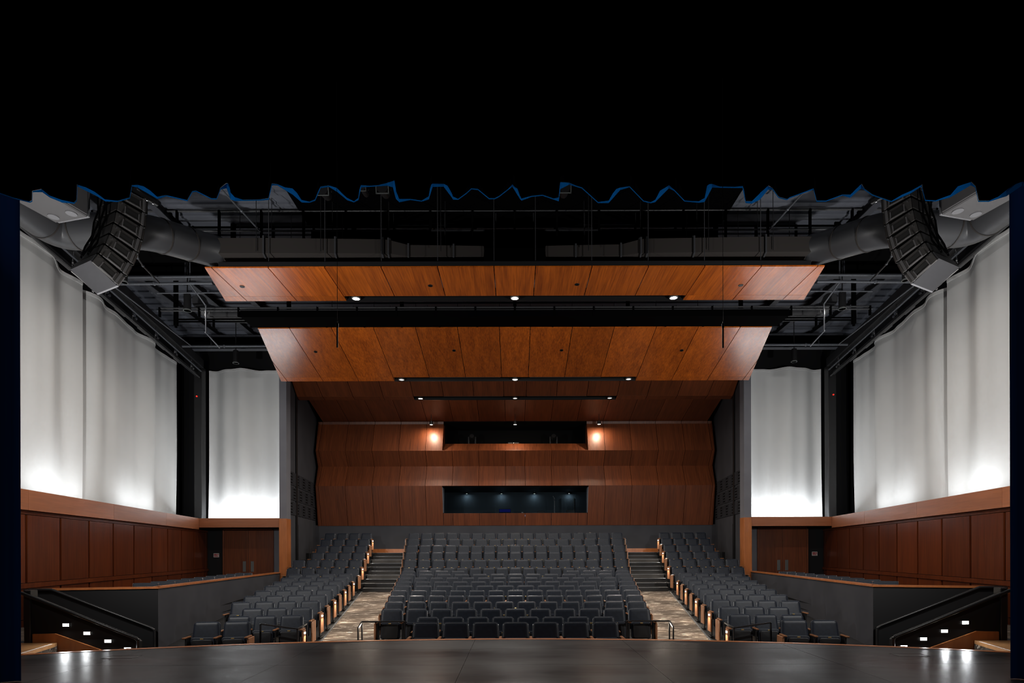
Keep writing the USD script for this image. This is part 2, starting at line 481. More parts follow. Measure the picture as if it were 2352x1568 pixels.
for s in (-1, 1):
    w = thing(f'wall_{SIDE[s]}', f'{SIDE[s]} side wall with reddish wood panelling below a white curtain bay', 'wall', kind='structure')
    obj('backing', along(s, 7.2, 23.1, 1.25, LZ0, CEIL, .15), 'black_wall', w)
    obj('core', along(s, 7.2, 23.1, .16, -.2, LZ0 - .02, .3), 'black_paint', w)
    js = [12.0 + 1.22 * .981 * k for k in range(-4, 10)]
    js = [j for j in js] 
    for k in range(len(js) - 1):
        d0, d1 = js[k], js[k + 1]
        obj('panel', along(s, d0, d1, .115, 1.56, 2.98, .045, .036), 'panel_wood', w)
        obj('panel', along(s, d0, d1, .115, .80, 1.44, .045, .036), 'panel_wood', w)
        obj('panel_base', along(s, d0, d1, .115, .50, .785, .045, .006), 'panel_wood', w)
    obj('panel', along(s, js[-1], 23.08, .115, .8, 2.98, .045, .036), 'panel_wood', w)
    obj('top_rail', along(s, 7.2, 23.08, .105, 2.99, LZ0, .055), 'panel_wood', w)
    obj('chair_rail', along(s, 7.2, 23.08, .075, 1.45, 1.55, .085), 'panel_wood', w)
    lj = [7.2, 11.9, 15.4, 18.8, 21.8]
    for k in range(4):
        obj('ledge_board', along(s, lj[k], lj[k + 1], 0.0, LZ0, LZ1, .05, .003), 'ledge_wood', w)
    obj('ledge_shelf', along(s, 7.2, 21.8, .05, LZ0 + .02, LZ1 - .12, 1.2), 'black_paint', w)

    # end wall with the doors, above it the second curtain bay
    xo, xi = wall_x(21.8), 8.95
    e = thing(f'wall_end_{SIDE[s]}', f'dark end wall of the {SIDE[s]} box with the double doors and a ledge above', 'wall', kind='structure')
    obj('ledge_board', mir(cbox(-xo, -xi, 21.8, 21.86, 3.14, LZ1, .004), s), 'ledge_wood', e)
    obj('ledge_shelf', mir(box(-xo - .9, -xi, 21.86, 23.1, 3.16, LZ1 - .10), s), 'black_paint', e)
    obj('door_wall', mir(box(-wall_x(23.1) - .3, -8.8, 23.1, 23.3, .5, 3.3), s), 'black_wall', e)
    obj('door_jamb_wall', mir(box(-9.72, -8.93, 23.04, 23.1, .9, 3.12), s), 'column_grey', e)
    obj('upper_backing', mir(box(-13.4, -8.8, 23.1, 23.25, 3.3, CEIL), s), 'black_wall', e)
    obj('corner_post', mir(cbox(-wall_x(21.8, .30), -wall_x(21.8, .0), 22.0, 22.3, LZ1 - .1, 9.3, .01), s), 'black_metal', e)
    led = moved(lathe([(.028, 0), (.028, .02), (.018, .02), (.018, .006)], 16), rx=90)
    l = thing('indicator_ring', f'small glowing red ring on the black corner post, {SIDE[s]} curtain bay', 'indicator light', tuple(mp(P(453, 908, 21.99), s)))
    obj('ring', led, 'red_led', l)
    # the stub of side wall between the box and the rear seating
    c = thing(f'trim_{1 if s < 0 else 2}', f'grey pier with wooden lower cladding at the end of the {SIDE[s]} parapet', 'pier', kind='structure')
    obj('pier', mir(box(-8.95, -8.68, 21.8, 22.2, 3.47, CEIL), s), 'column_grey', c)
    obj('cladding', mir(cbox(-8.96, -8.67, 21.77, 22.2, .7, 3.47, .008), s), 'trim_wood', c)
    # rear side wall, grey, with three rows of acoustic blocks
    r = thing(f'wall_rear_{SIDE[s]}', f'dark grey rear {SIDE[s]} side wall with rows of slotted acoustic blocks', 'wall', kind='structure')
    q = [(-rear_x(21.9), 21.9, -.1), (-rear_x(27), 27, -.1), (-rear_x(27), 27, CEIL), (-rear_x(21.9), 21.9, CEIL)]
    obj('plaster', mir(prism(q, (-.25, 0, 0)), s), 'grey_wall', r)
    for row in range(3):
        za = 3.62 + .58 * row + .05
        for c2 in range(9):
            d0 = 22.15 + .50 * c2
            d1 = d0 + .46
            zz = za
            slots = (row + c2) % 2 == 0
            def rx(d, o): return -rear_x(d) + o
            def rq(a0, a1, z0, z1, o=.02, dep=.018):
                return mir(prism([(rx(a0, o), a0, z0), (rx(a1, o), a1, z0), (rx(a1, o), a1, z1), (rx(a0, o), a0, z1)], (-dep, 0, 0)), s)
            bl = obj('acoustic_block', rq(d0, d1, zz, zz + .52, .03, .028), 'block_grey', r)
            if slots:
                for q4 in range(4):
                    obj('slot', rq(d0 + .08, d1 - .08, zz + .06 + .115 * q4, zz + .115 + .115 * q4, .034, .004), 'black_void', bl)

# ---- ceiling
cl = thing('ceiling', 'dark metal roof deck above the lighting bridges', 'ceiling', kind='structure')
obj('deck', box(-14, 14, 7.2, 30, CEIL, CEIL + .15), 'deck_paint', cl)
ribs = [box(-12.4, 12.4, 8.0 + .45 * k, 8.12 + .45 * k, CEIL - .05, CEIL) for k in range(34)]
obj('deck_rib', cat(ribs), 'deck_paint', cl, kind='stuff')

# ---- proscenium wall and stage house
pf = thing('wall_front', 'black proscenium wall around the stage opening', 'wall', kind='structure')
obj('header', box(-14, 14, 7.0, 7.2, 7.35, CEIL), 'black_void', pf)
for s in (-1, 1):
    obj('wing', mir(box(-14, -6.75, 7.0, 7.2, -.2, 7.35), s), 'black_void', pf)
sh = thing('wall_back_stage', 'black walls of the stage house', 'wall', kind='structure')
obj('upstage_wall', box(-12, 12, -6.2, -6, -.2, 14), 'black_void', sh)
for s in (-1, 1):
    obj('wing_wall', mir(box(-12.2, -12, -6, 7, -.2, 14), s), 'black_void', sh)
obj('grid', box(-12, 12, -6, 7, 13.8, 14), 'black_void', sh)

# ---- rear wood wall
wb = thing('wall_back', 'rear wall of folded reddish wood panels over a plain grey band', 'wall', kind='structure')
WF = [(26.80, 8.15), (26.25, 6.82), (26.75, 6.18), (26.20, 5.21), (26.70, 3.42)]
obj('grey_band', box(-9.8, 9.8, 26.72, 26.9, -.1, 3.45), 'grey_wall', wb)
obj('base_board', box(-9.6, 9.6, 26.68, 26.72, 2.16, 2.34), 'trim_wood', wb)
BW = 3.33         # half width of both openings
def wood_quad(xa, xb, a, b, g=.008):
    def e(x, d):
        lim = rear_x(d) - .12
        return max(-lim, min(lim, x))
    da, za = a; db, zb = b
    q = [(e(xb - g, da), da, za), (e(xa + g, da), da, za), (e(xa + g, db), db, zb), (e(xb - g, db), db, zb)]
    return q if q[0][0] - q[1][0] > .03 and q[3][0] - q[2][0] > .03 else None
def lerp(a, b, z):
    t = (z - a[1]) / (b[1] - a[1])
    return (a[0] + (b[0] - a[0]) * t, z)
def facet(a, b, parent, m, hole=None, name='panel', th=.03):
    """Wood facet between profile points a (top) and b (bottom), in leaves; hole = (half width, z top, z bottom)."""
    def put(xa, xb, p0, p1):
        q = wood_quad(xa, xb, p0, p1)
        if q:
            sl = slab(q, th)
            obj(name, sl, m, parent)
    xs = [-10.5] + JX + [10.5]
    for xa, xb in zip(xs[:-1], xs[1:]):
        if hole and xa < hole[0] and xb > -hole[0]:
            if xa < -hole[0]: put(xa, -hole[0] - .004, a, b)
            if xb > hole[0]: put(hole[0] + .004, xb, a, b)
            ca, cb = max(xa, -hole[0]), min(xb, hole[0])
            if hole[1] < a[1] - .03: put(ca, cb, a, lerp(a, b, hole[1] + .004))
            if hole[2] > b[1] + .03: put(ca, cb, lerp(a, b, hole[2] - .004), b)
        else:
            put(xa, xb, a, b)
facet(WF[0], WF[1], wb, 'rear_wood', hole=(BW, 8.15, 6.82))
facet(WF[1], WF[2], wb, 'rear_wood')
facet(WF[2], WF[3], wb, 'rear_wood')
facet(WF[3], WF[4], wb, 'rear_wood', hole=(BW, 5.19, 3.98))
# niche of the projectors
ni = thing('projection_niche', 'black projector niche with a wooden front in the upper rear wall', 'niche', kind='structure')
obj('niche_back', box(-4, 4, 28.8, 28.9, 6.0, 8.6), 'black_void', ni)
obj('niche_floor', box(-4, 4, 26.98, 28.8, 6.9, 7.0), 'black_void', ni)
obj('niche_top', box(-4, 4, 27.0, 28.8, 8.28, 8.38), 'black_void', ni)
for s in (-1, 1):
    obj('niche_side', mir(box(-BW - .1, -BW - .005, 27.1, 28.8, 6.9, 8.3), s), 'black_void', ni)
    obj('niche_reveal', mir(prism([(-BW - .004, 26.26, 6.83), (-BW - .004, 26.78, 8.14), (-BW - .004, 27.2, 8.14), (-BW - .004, 27.2, 6.83)], (-.02, 0, 0)), s), 'rear_wood', ni)
for xa, xb in zip([-BW] + [x for x in JX if abs(x) < BW], [x for x in JX if abs(x) < BW] + [BW]):
    obj('niche_front', slab([(xb - .003, 26.98, 7.27), (xa + .003, 26.98, 7.27), (xa + .003, 26.28, 6.80), (xb - .003, 26.28, 6.80)], .03), 'rear_wood', ni)
# control booth behind its window
bo = thing('control_booth', 'dim dark control booth room behind the rear window', 'room', kind='structure')
obj('booth_back', box(-4.2, 4.2, 29.6, 29.7, 2.6, 5.4), 'booth_wall', bo)
obj('booth_ceiling', box(-4.2, 4.2, 26.98, 29.6, 5.26, 5.34), 'black_paint', bo)
obj('booth_floor', box(-4.2, 4.2, 26.95, 29.6, 2.6, 2.7), 'black_paint', bo)
for s in (-1, 1):
    obj('booth_side', mir(box(-4.2, -4.1, 26.98, 29.6, 2.6, 5.3), s), 'black_paint', bo)
bd = obj('booth_door', cbox(2.35, 3.0, 29.55, 29.6, 2.7, 4.95, .01), 'booth_wall', bo)
obj('booth_door_edge', box(3.0, 3.03, 29.56, 29.6, 2.7, 4.95), 'plate_steel', bd)
wn = thing('window_1', 'long frameless control booth window in the rear wood wall', 'window', kind='structure')
xs4 = [-BW + .02, -.92, 1.85, BW - .02]
for a, b in zip(xs4[:-1], xs4[1:]):
    obj('pane', slab([(b - .006, 26.60, 5.17), (a + .006, 26.60, 5.17), (a + .006, 26.60, 4.0), (b - .006, 26.60, 4.0)], .012), 'booth_glass', wn)
for s in (-1, 1):
    obj('reveal', mir(prism([(-BW + .01, 26.25, 5.15), (-BW + .01, 26.95, 5.15), (-BW + .01, 26.95, 4.0), (-BW + .01, 26.55, 4.0)], (-.02, 0, 0)), s), 'column_grey', wn)
obj('sill', cbox(-BW, BW, 26.58, 27.0, 3.93, 3.985, .004), 'black_paint', wn)
# soffit strip and rear ceiling panel
facet((25.0, 8.80), (26.84, 8.29), wb, 'rear_wood', name='soffit_panel')
facet((26.84, 8.28), (26.86, 8.16), wb, 'rear_wood', name='soffit_edge', hole=(BW, 8.28, 8.16))

# ================================================================== CEILING CLOUDS
def cloud(label, near, fold, far, xn, xf, slot=4.11, wallto=False):
    """Wood reflector: main leaves from near to fold, a return strip from fold to far with a black slot in the middle third."""
    t = thing('acoustic_cloud', label, 'ceiling panel')
    dn, zn = near; dfo, zfo = fold; df, zf = far
    def lim(d):
        return xn + (xf - xn) * (d - dn) / (df - dn)
    xs = [-12] + JX + [12]
    for xa, xb in zip(xs[:-1], xs[1:]):
        for (d0, z0), (d1, z1), strip in ((near, fold, False), (fold, far, True)):
            if strip and xa >= -slot - .01 and xb <= slot + .01:
                continue
            poly = Polygon([(xa + .009, d0 + .004), (xb - .009, d0 + .004), (xb - .009, d1 - .004), (xa + .009, d1 - .004)]).intersection(
                Polygon([(-lim(d0), d0), (lim(d0), d0), (lim(d1), d1), (-lim(d1), d1)]))
            if poly.is_empty or poly.area < .004:
                continue
            c = np.array(poly.exterior.coords)[:-1]
            if Polygon(c).exterior.is_ccw: c = c[::-1]
            q = [(x, y, z0 + (z1 - z0) * (y - d0) / (d1 - d0)) for x, y in c]
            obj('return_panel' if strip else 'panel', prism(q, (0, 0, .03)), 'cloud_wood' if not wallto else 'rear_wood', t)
    th = .09
    obj('slot_back', prism([(-slot, dfo + .01, zfo + th), (slot, dfo + .01, zfo + th), (slot, df + .02, zf + th), (-slot, df + .02, zf + th)], (0, 0, .02)), 'black_void', t)
    obj('slot_lip', box(-slot, slot, df, df + .03, zf - .005, zf + th + .02), 'black_metal', t)
    for a, b in ((-2.9, -.5), (.5, 2.9)):
        obj('linear_diffuser', cat([box(a, b, dfo + .05 + .03 * k, dfo + .062 + .03 * k, (zfo + zf) / 2 + .04, (zfo + zf) / 2 + .075) for k in range(2)]), 'dark_steel', t)
    # carrier rails above
    for k in (0, 1):
        fr_ = (.02, .78)[k]
        d = dn + (df - dn) * fr_
        z = zn + (zf - zn) * fr_ + .05
        obj('carrier_rail', box(-lim(d) + .3, lim(d) - .3, d - .03, d + .03, z - .01, z + .08), 'black_metal', t)
        for x in JX:
            if abs(x) < lim(d) - .3:
                obj('hanger_rod', box(x - .006, x + .006, d - .006, d + .006, z + .05, CEIL), 'dark_steel', t)
    return t
C1 = ((12.42, 8.33), (13.81, 8.33), (14.07, 8.33))
C2 = ((16.70, 8.69), (19.38, 8.075), (19.62, 8.02))
C3 = ((21.95, 9.12), (23.2, 8.47), (23.55, 8.42))
cloud('wooden ceiling cloud hung first behind the stage opening, above the front seats', *C1, 6.70, 7.08)
cloud('wooden ceiling cloud hung second, over the middle seats, deeper and steeper', *C2, 7.47, 7.98)
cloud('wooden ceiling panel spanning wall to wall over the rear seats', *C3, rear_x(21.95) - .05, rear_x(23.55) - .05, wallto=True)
for (ci, pts) in ((C1, [(558, 656), (990, 655), (1327, 653), (1703, 656)]), (C2, [(726, 806), (1044, 804), (1291, 804), (1567, 805)])):
    for px, py in pts:
        # intersection of the view ray with the cloud's underside
        (d0, z0), (d1, z1) = ci[0], ci[1]
        k = (VY - py) / F
        m = (z1 - z0) / (d1 - d0)
        d = (z0 - m * d0 - EYE) / (k - m)
        p = P(px, py, d)
        first = ci is C1
        h = thing('sprinkler_opening', f'small round sprinkler opening in the {"first" if first else "second"} wooden cloud, {["outer left", "inner left", "inner right", "outer right"][pts.index((px, py))]} one', 'sprinkler', (p[0], p[1], p[2] - .012))
        tilt = math.degrees(math.atan(m))
        obj('escutcheon', moved(lathe([(.055, .012), (.055, 0), (.042, 0), (.042, .008)], 20), rx=tilt), 'black_metal' if px not in (558, 1703) else 'speaker_grey', h, smooth=30)
        obj('cap', moved(disc(.041, .003, 20), rx=tilt), 'black_void' if px not in (558, 1703) else 'speaker_grey', h)

# ================================================================== CURTAINS
def cloth(path_xy, z0, z1, nz=14, th=.006, ztop=None, foot=None):
    """Hanging cloth that follows a plan path; a second skin gives it thickness."""
    p = np.asarray(path_xy, float)
    t = np.gradient(p, axis=0)
    n = np.stack([-t[:, 1], t[:, 0]], 1)
    n /= np.linalg.norm(n, axis=1)[:, None]
    m = len(p)
    zt = np.broadcast_to(z1 if ztop is None else ztop, (m,))
    zb = np.broadcast_to(z0, (m,))
    V = []
    for side in (0, 1):
        q = p + n * th * (side - .5)
        for k in range(nz + 1):
            f = k / nz
            qq = q if foot is None else q + (np.asarray(foot) - p) * (1 - min(f / .45, 1.0)) ** 1.5
            V.append(np.column_stack([qq, zb + (zt - zb) * f]))
    V = np.vstack(V)
    F_ = []
    o = (nz + 1) * m
    for k in range(nz):
        for i in range(m - 1):
            a, b, c, d = k * m + i, k * m + i + 1, (k + 1) * m + i + 1, (k + 1) * m + i
            F_ += [[a, b, c], [a, c, d], [o + a, o + c, o + b], [o + a, o + d, o + c]]
    for k, r in ((0, 1), (nz, -1)):
        for i in range(m - 1):
            a, b = k * m + i, k * m + i + 1
            F_ += [[a, o + a, o + b], [a, o + b, b]] if r > 0 else [[a, o + b, o + a], [a, b, o + b]]
    for i in (0, m - 1):
        for k in range(nz):
            a, d = k * m + i, (k + 1) * m + i
            F_ += [[a, d, o + d], [a, o + d, o + a]]
    return trimesh.Trimesh(V, np.array(F_), process=False)

def fold_wave(u, seed):
    """Soft irregular folds along the run u (metres)."""
    r = np.random.RandomState(seed)
    w = np.zeros_like(u)
    for lam, amp in ((3.1, .10), (1.9, .11), (1.15, .05), (.62, .012)):
        w += amp * np.sin(2 * PI * u / (lam * r.uniform(.9, 1.1)) + r.uniform(0, 6.28))
    return w

for s in (-1, 1):
    for name, d0, d1, off, seed, lab in (('white_curtain', 8.6, 15.15, .72, 3, 'white hanging acoustic curtain nearest the stage on the {} wall'),
                                         ('white_curtain', 15.25, 21.55, .80, 5, 'white hanging acoustic curtain on the rear half of the {} wall')):
        L = (d1 - d0) * math.hypot(1, .194)
        u = np.linspace(0, L, 170)
        d = d0 + (d1 - d0) * u / L
        w = .66 * fold_wave(u, seed)
        if off > .75: w = w - .30 * np.exp(-(u / .55) ** 2)
        x = -(7.77 + .194 * d + off) + w
        pth = np.stack([x, d], 1)
        ft = np.stack([x - .75 * w, d], 1)
        c = thing('white_curtain', lab.format(SIDE[s]), 'curtain')
        obj('cloth', mir(cloth(pth, LZ1 - .06, 9.32, foot=ft), s), 'curtain_cloth', c, smooth=60)
        obj('top_band', mir(cloth(pth + [.006, 0], 9.24, 9.33, 1, .012), s), 'curtain_cloth', c, smooth=60)
    x = np.linspace(-12.02, -8.98, 90)
    y = 22.45 + .17 * np.sin((x + 12.02) * 2 * PI / 2.05 + .9) + .05 * np.sin((x + 12) * 2 * PI / .83)
    c = thing('white_curtain', f'short white hanging curtain facing the stage above the {SIDE[s]} double doors', 'curtain')
    pth = np.stack([x, y], 1)
    ft = np.stack([x, 22.45 + .3 * (y - 22.45)], 1)
    obj('cloth', mir(cloth(pth, LZ1 - .06, 9.32, foot=ft), s), 'curtain_cloth', c, smooth=60)
    obj('top_band', mir(cloth(pth + [0, -.006], 9.24, 9.33, 1, .012), s), 'curtain_cloth', c, smooth=60)
    # cove strips
    cv = thing('cove_light', f'white LED strip in the ledge along the {SIDE[s]} curtain', 'light strip')
    a, b = np.array([-wall_x(8.6, .13), 8.6, LZ1 - .05]), np.array([-wall_x(21.5, .13), 21.5, LZ1 - .05])
    obj('channel', along(s, 8.6, 21.5, .07, LZ1 - .12, LZ1 - .055, .12), 'plate_steel', cv)
    n = 3
    for k in range(n):
        p0, p1 = a + (b - a) * k / n, a + (b - a) * (k + 1) / n
        rect_light(cv, mp((p0 + p1) / 2, s), mp((-.15, 0, 1), s), mp(p1 - p0, s), np.linalg.norm(p1 - p0), .06, L_COVE, COOL)
    cv = thing('cove_light', f'white LED strip in the ledge over the {SIDE[s]} double doors', 'light strip')
    obj('channel', mir(box(-11.95, -9.0, 21.92, 22.02, LZ1 - .12, LZ1 - .055), s), 'plate_steel', cv)
    rect_light(cv, mp((-10.5, 21.97, LZ1 - .05), s), (0, .15, 1), (1, 0, 0), 2.9, .06, L_COVE * 2.0, COOL)

# ---- track along the curtain tops
for s in (-1, 1):
    t = thing('curtain_track', f'dark steel curtain track along the top of the {SIDE[s]} side wall', 'curtain track')
    def wl(d, off, z): return mp((-wall_x(d, off), d, z), s)
    obj('lower_pipe', tube([wl(8, .02, 8.86), wl(21.9, .02, 8.86)], .035, 8), 'black_metal', t)
    obj('upper_pipe', tube([wl(8, -.05, 9.10), wl(21.9, -.05, 9.10)], .03, 8), 'track_steel', t)
    obj('channel', along(s, 8, 21.9, .10, 8.90, 9.02, .05), 'dark_steel', t)
    obj('wall_beam', along(s, 8, 22.0, -.12, 9.25, 9.55, .18), 'black_paint', t)
    for k in range(9):
        d = 9.0 + 1.5 * k
        h = obj('hanger', tube([wl(d, .02, 8.86), wl(d, -.03, 9.3)], .012, 6), 'chrome', t)
        obj('pulley', cat([moved(lathe([(.0, -.02), (.05, -.02), (.05, .02), (0, .02)], 12), *wl(d, -.04, 9.0), ry=90), moved(lathe([(.0, -.02), (.035, -.02), (.035, .02), (0, .02)], 12), *wl(d + .12, -.04, 8.95), ry=90)]), 'chrome', h, smooth=40)
    for k in range(6):
        d = 13.2 + 1.35 * k
        obj('ballast_box', along(s, d, d + .55, .16, 8.93, 9.05, .06), 'speaker_grey', t)

# ---- house border (valance) above the stage opening
HEM = []
def _trace(pts, ox):
    for x, y in pts:
        HEM.append((ox + x / 3.92, 360 + y / 3.92))
_trace([(-340, 330), (-150, 390), (0, 315), (130, 360), (270, 395), (290, 385), (294, 300), (380, 300), (450, 350), (560, 395), (670, 405), (692, 380), (697, 250), (860, 330), (950, 385), (1060, 390), (1170, 360),
        (1190, 250), (1240, 260), (1420, 365), (1500, 340), (1690, 385), (1735, 305), (1770, 300), (1910, 370), (1955, 370), (1990, 280), (2045, 270), (2080, 370), (2120, 385), (2345, 382)], 0)
_trace([(70, 375), (100, 245), (150, 245), (290, 330), (370, 400), (440, 402), (490, 385), (540, 270), (615, 260), (690, 305), (780, 380), (840, 400), (880, 380), (905, 265), (1140, 250), (1192, 265), (1220, 370), (1250, 400), (1350, 380),
        (1450, 395), (1515, 375), (1550, 262), (1650, 260), (1725, 360), (1735, 378), (1780, 380), (1850, 330), (1900, 285), (1960, 292), (2060, 375), (2110, 375), (2150, 355), (2270, 262), (2340, 375)], 600)
_trace([(0, 388), (90, 355), (190, 345), (290, 380), (335, 395), (350, 285), (430, 245), (545, 280), (690, 412), (785, 412), (890, 295), (975, 270), (1100, 400), (1165, 415), (1205, 405), (1330, 280), (1380, 305), (1470, 400), (1600, 412),
        (1650, 405), (1720, 275), (1995, 280), (2022, 415), (2075, 422), (2150, 385)], 1200)
_trace([(60, 295), (100, 295), (155, 370), (230, 390), (250, 375), (470, 295), (498, 405), (580, 405), (730, 350), (800, 370), (900, 285), (930, 300), (1000, 350), (1170, 410), (1350, 330), (1445, 270), (1478, 400), (1570, 405), (1700, 370),
        (1890, 260), (1930, 280), (1958, 410), (2050, 410), (2210, 360), (2352, 265), (2500, 300), (2700, 380)], 1752)
HZ = 5.97
def hem_plan(z):
    out = []
    for px, py in HEM:
        d = (HZ - EYE) * F / (VY - py)
        out.append(((px - VX) / F * d, d))
    return np.array(out)
hp = hem_plan(HZ)
# densify
den = [hp[0]]
for a, b in zip(hp[:-1], hp[1:]):
    n = max(1, int(np.hypot(*(b - a)) / .07))
    for k in range(1, n + 1):
        den.append(a + (b - a) * k / n)
den = np.array(den)
va = thing('house_border', 'black velvet border curtain with a ragged blue hem across the stage top', 'curtain')
slope = np.gradient(den[:, 1]) / np.maximum(np.hypot(*np.gradient(den, axis=0).T), 1e-6)
steep = np.abs(slope)
kern = np.ones(3) / 3
steep_s = np.convolve(np.maximum(steep - .8, 0) / .2, kern, 'same')
lift = .008 + .14 * np.clip(steep_s, 0, 1) ** 1.5 * (0.6 + .8 * RNG.rand(len(den)))
# the folds fade out towards the batten
mean_d = den[:, 1].mean()
obj('velvet', cloth(den, HZ + lift, 13.0, 10, .008), 'velvet_black', va, smooth=50)
hemv = den.copy()
obj('blue_hem', cloth(hemv + [0, .012], HZ, HZ + lift + .003, 2, .003), 'hem_blue', va)

# ---- blue side tormentors
for s in (-1, 1):
    c = thing('stage_leg_curtain', f'navy velvet leg curtain at the {SIDE[s]} edge of the stage opening', 'curtain')
    xs = np.linspace(0, 2.6, 120)
    x = -5.64 - xs
    y = 6.42 + .07 * np.sin(xs * 2 * PI / .42) + .03 * np.sin(xs * 2 * PI / .9 + 1)
    y[:6] += np.linspace(.10, 0, 6)
    pth = np.stack([x, y], 1)
    obj('cloth', mir(cloth(pth, SZ + .01, 12.5, 10, .012), s), 'velvet_navy', c, smooth=50)

# ================================================================== SIDE BOXES (parapets, stairs, rails)
def bxw(d, off=0): return -(box_x(d) + off)
PZ = 1.405
for s in (-1, 1):
    w = thing('parapet', f'charcoal parapet with a wooden cap enclosing the {SIDE[s]} side box', 'parapet wall')
    obj('side_face', mir(prism([(bxw(12.46), 12.46, -.1), (bxw(21.8), 21.8, -.1), (bxw(21.8), 21.8, PZ), (bxw(12.46), 12.46, PZ)], (-.14, 0, 0)), s), 'grey_wall', w)
    fa, fb = (-10.0, 11.80), (bxw(12.46), 12.46)
    obj('front_face', mir(prism([(*fa, -.1), (*fb, -.1), (*fb, PZ), (*fa, PZ)], (-.04, .135, 0)), s), 'black_wall', w)
    obj('side_cap', mir(prism([(bxw(12.43, -.03), 12.43, PZ), (bxw(21.76, -.03), 21.76, PZ), (bxw(21.76, .18), 21.76, PZ), (bxw(12.6, .18), 12.6, PZ)], (0, 0, .04)), s), 'trim_wood', w)
    obj('front_cap', mir(prism([(-10.0, 11.76, PZ), (bxw(12.43, -.03), 12.42, PZ), (bxw(12.6, .0), 12.60, PZ), (-10.06, 11.96, PZ)], (0, 0, .04)), s), 'trim_wood', w)
    obj('end_post', mir(cbox(-10.03, -9.86, 11.70, 11.83, 0, PZ + .04, .01), s), 'black_metal', w)
    b = thing('box_floor', f'raised dark floor inside the {SIDE[s]} side box', 'floor', kind='structure')
    obj('slab', mir(prism([(bxw(12.6, .14), 12.6, .6), (bxw(21.8, .14), 21.8, .9), (-8.8, 23.1, .95), (-wall_x(23.1, .1), 23.1, .95), (-wall_x(12.6, .1), 12.6, .6)], (0, 0, -.2)), s), 'seat_floor', b)
    # stairs going down along the stage corner, with a solid sloping guard behind them
    GD = 9.5
    lb = thing('side_stairs', f'short carpeted stairs with a wooden skirting going down at the {SIDE[s]} stage corner', 'stairs')
    top = np.array([P(124, 1475.5, 9.33), P(52, 1498, 8.45), (-8.3, 8.1, 0), (-8.6, 9.46, 0), (-7.55, 9.46, 0)])
    top[:, 2] = .70
    obj('tread', mir(prism(top, (0, 0, -.05)), s), 'tread_wood', lb)
    a, b2 = top[0], top[1]
    e = np.array([a + [-.03, -.0, .001], b2 + [-.03, 0, .001], b2 + [-.05, 0, .001], a + [-.05, 0, .001]])
    obj('nosing_line', mir(prism(e, (0, 0, .004)), s), 'step_edge', lb)
    fr = top.copy(); fr[:, 2] = .65; fr[:2] += [-.02, 0, 0]
    obj('riser', mir(prism(fr, (0, 0, -.65)), s), 'aisle_carpet', lb)
    for k in range(3):
        xa, xb, z = -7.5 + .45 * k, -7.05 + .45 * k, .53 - .17 * k
        obj('step', mir(prism([(xb, edge_y(xb) + .12, z), (xa, edge_y(xa) + .12, z), (xa, 9.46, z), (xb, 9.46, z)], (0, 0, -z)), s), 'aisle_carpet', lb)
    sk = [P(74, 1453, 9.47), P(125, 1452, 9.47), P(240, 1493, 9.47)]
    q = [sk[0], sk[1], sk[2], (sk[2][0], 9.47, 0), (sk[0][0], 9.47, 0)]
    obj('skirting', mir(prism(q, (0, .03, 0)), s), 'trim_wood', lb)
    gw = thing('stair_guard', f'solid black sloping guard wall with four lights beside the {SIDE[s]} stage corner', 'guard wall')
    g0, g1, g2, g3 = P(64, 1364, GD), P(75, 1368, GD), P(312, 1466, GD), P(317, 1471, GD)
    q = [g0, g1, g2, g3, (g3[0], GD, 0), (g0[0], GD, 0)]
    obj('panel', mir(prism(q, (0, .10, 0)), s), 'black_wall', gw)
    obj('end_post', mir(cbox(g0[0] - .05, g0[0] + .06, GD - .03, GD + .13, 0, EYE - 84 / F * GD, .01), s), 'black_metal', gw)
    ld = thing('box_landing', f'carpeted landing between the {SIDE[s]} wall and the stair guard', 'landing')
    lp = [(-8.45, 9.66, .67), (-8.66, 9.5, .67), (-9.0, 8.0, .67), (-wall_x(8.0, .0), 8.0, .67), (-wall_x(11.6, .0), 11.6, .67), (-10.1, 11.55, .67), (-8.45, 11.9, .67)]
    obj('slab', mir(prism(lp, (0, 0, -.65)), s), 'black_paint', ld)
    obj('carpet', mir(prism(lp, (0, 0, .012)), s), 'aisle_carpet', ld)
    # handrails
    for nm, d, pts, fl_ in (('lower', 9.44, [(20, 1358), (50, 1359), (312, 1463), (317, 1468), (317, 1500)], 0), ('upper', 12.25, [(66, 1351), (118, 1351), (345, 1438), (354, 1444), (354, 1500)], 1)):
        h = thing('handrail', f'black {"outer" if nm == "lower" else "inner"} handrail running down the {SIDE[s]} stairs, {"nearer the stage" if nm == "lower" else "along the parapet"}', 'handrail')
        pp = [P(x, y, d if nm == 'lower' else 14.745 / (1 - .000224 * (x - VX)) - .09) for x, y in pts]
        pp[-1][2] = .0
        obj('rail', mir(tube(pp[:-1], .028, 10), s), 'black_metal', h, smooth=40)
        obj('post', mir(tube([pp[-2], pp[-1]], .026, 10), s), 'black_metal', h, smooth=40)
    # step lights
    for k, (px, py) in enumerate(((152, 1432), (200, 1451), (248, 1469), (293, 1487.5))):
        p = mp(P(px, py, GD - .004), s)
        l = thing('step_light', f'bright louvred step light, {["highest", "second from the top", "third from the top", "lowest"][k]} of four on the {SIDE[s]} stair guard', 'step light', tuple(p))
        obj('frame', cat([box(-.065, .065, -.012, .004, .026, .036), box(-.065, .065, -.012, 0, -.036, -.026), box(-.065, -.056, -.012, 0, -.026, .026), box(.056, .065, -.012, 0, -.026, .026)]), 'black_metal', l)
        obj('lens', box(-.056, .056, -.006, 0, -.026, .026), 'lamp_step', l)
        obj('louvre', cat([box(-.056, .056, -.011, -.007, -.011 + .018 * j, -.008 + .018 * j) for j in range(2)]), 'plate_steel', l)
        disk_light(l, (0, -.03, 0), (0, -1, -.35), .05, L_STEP, COOL)
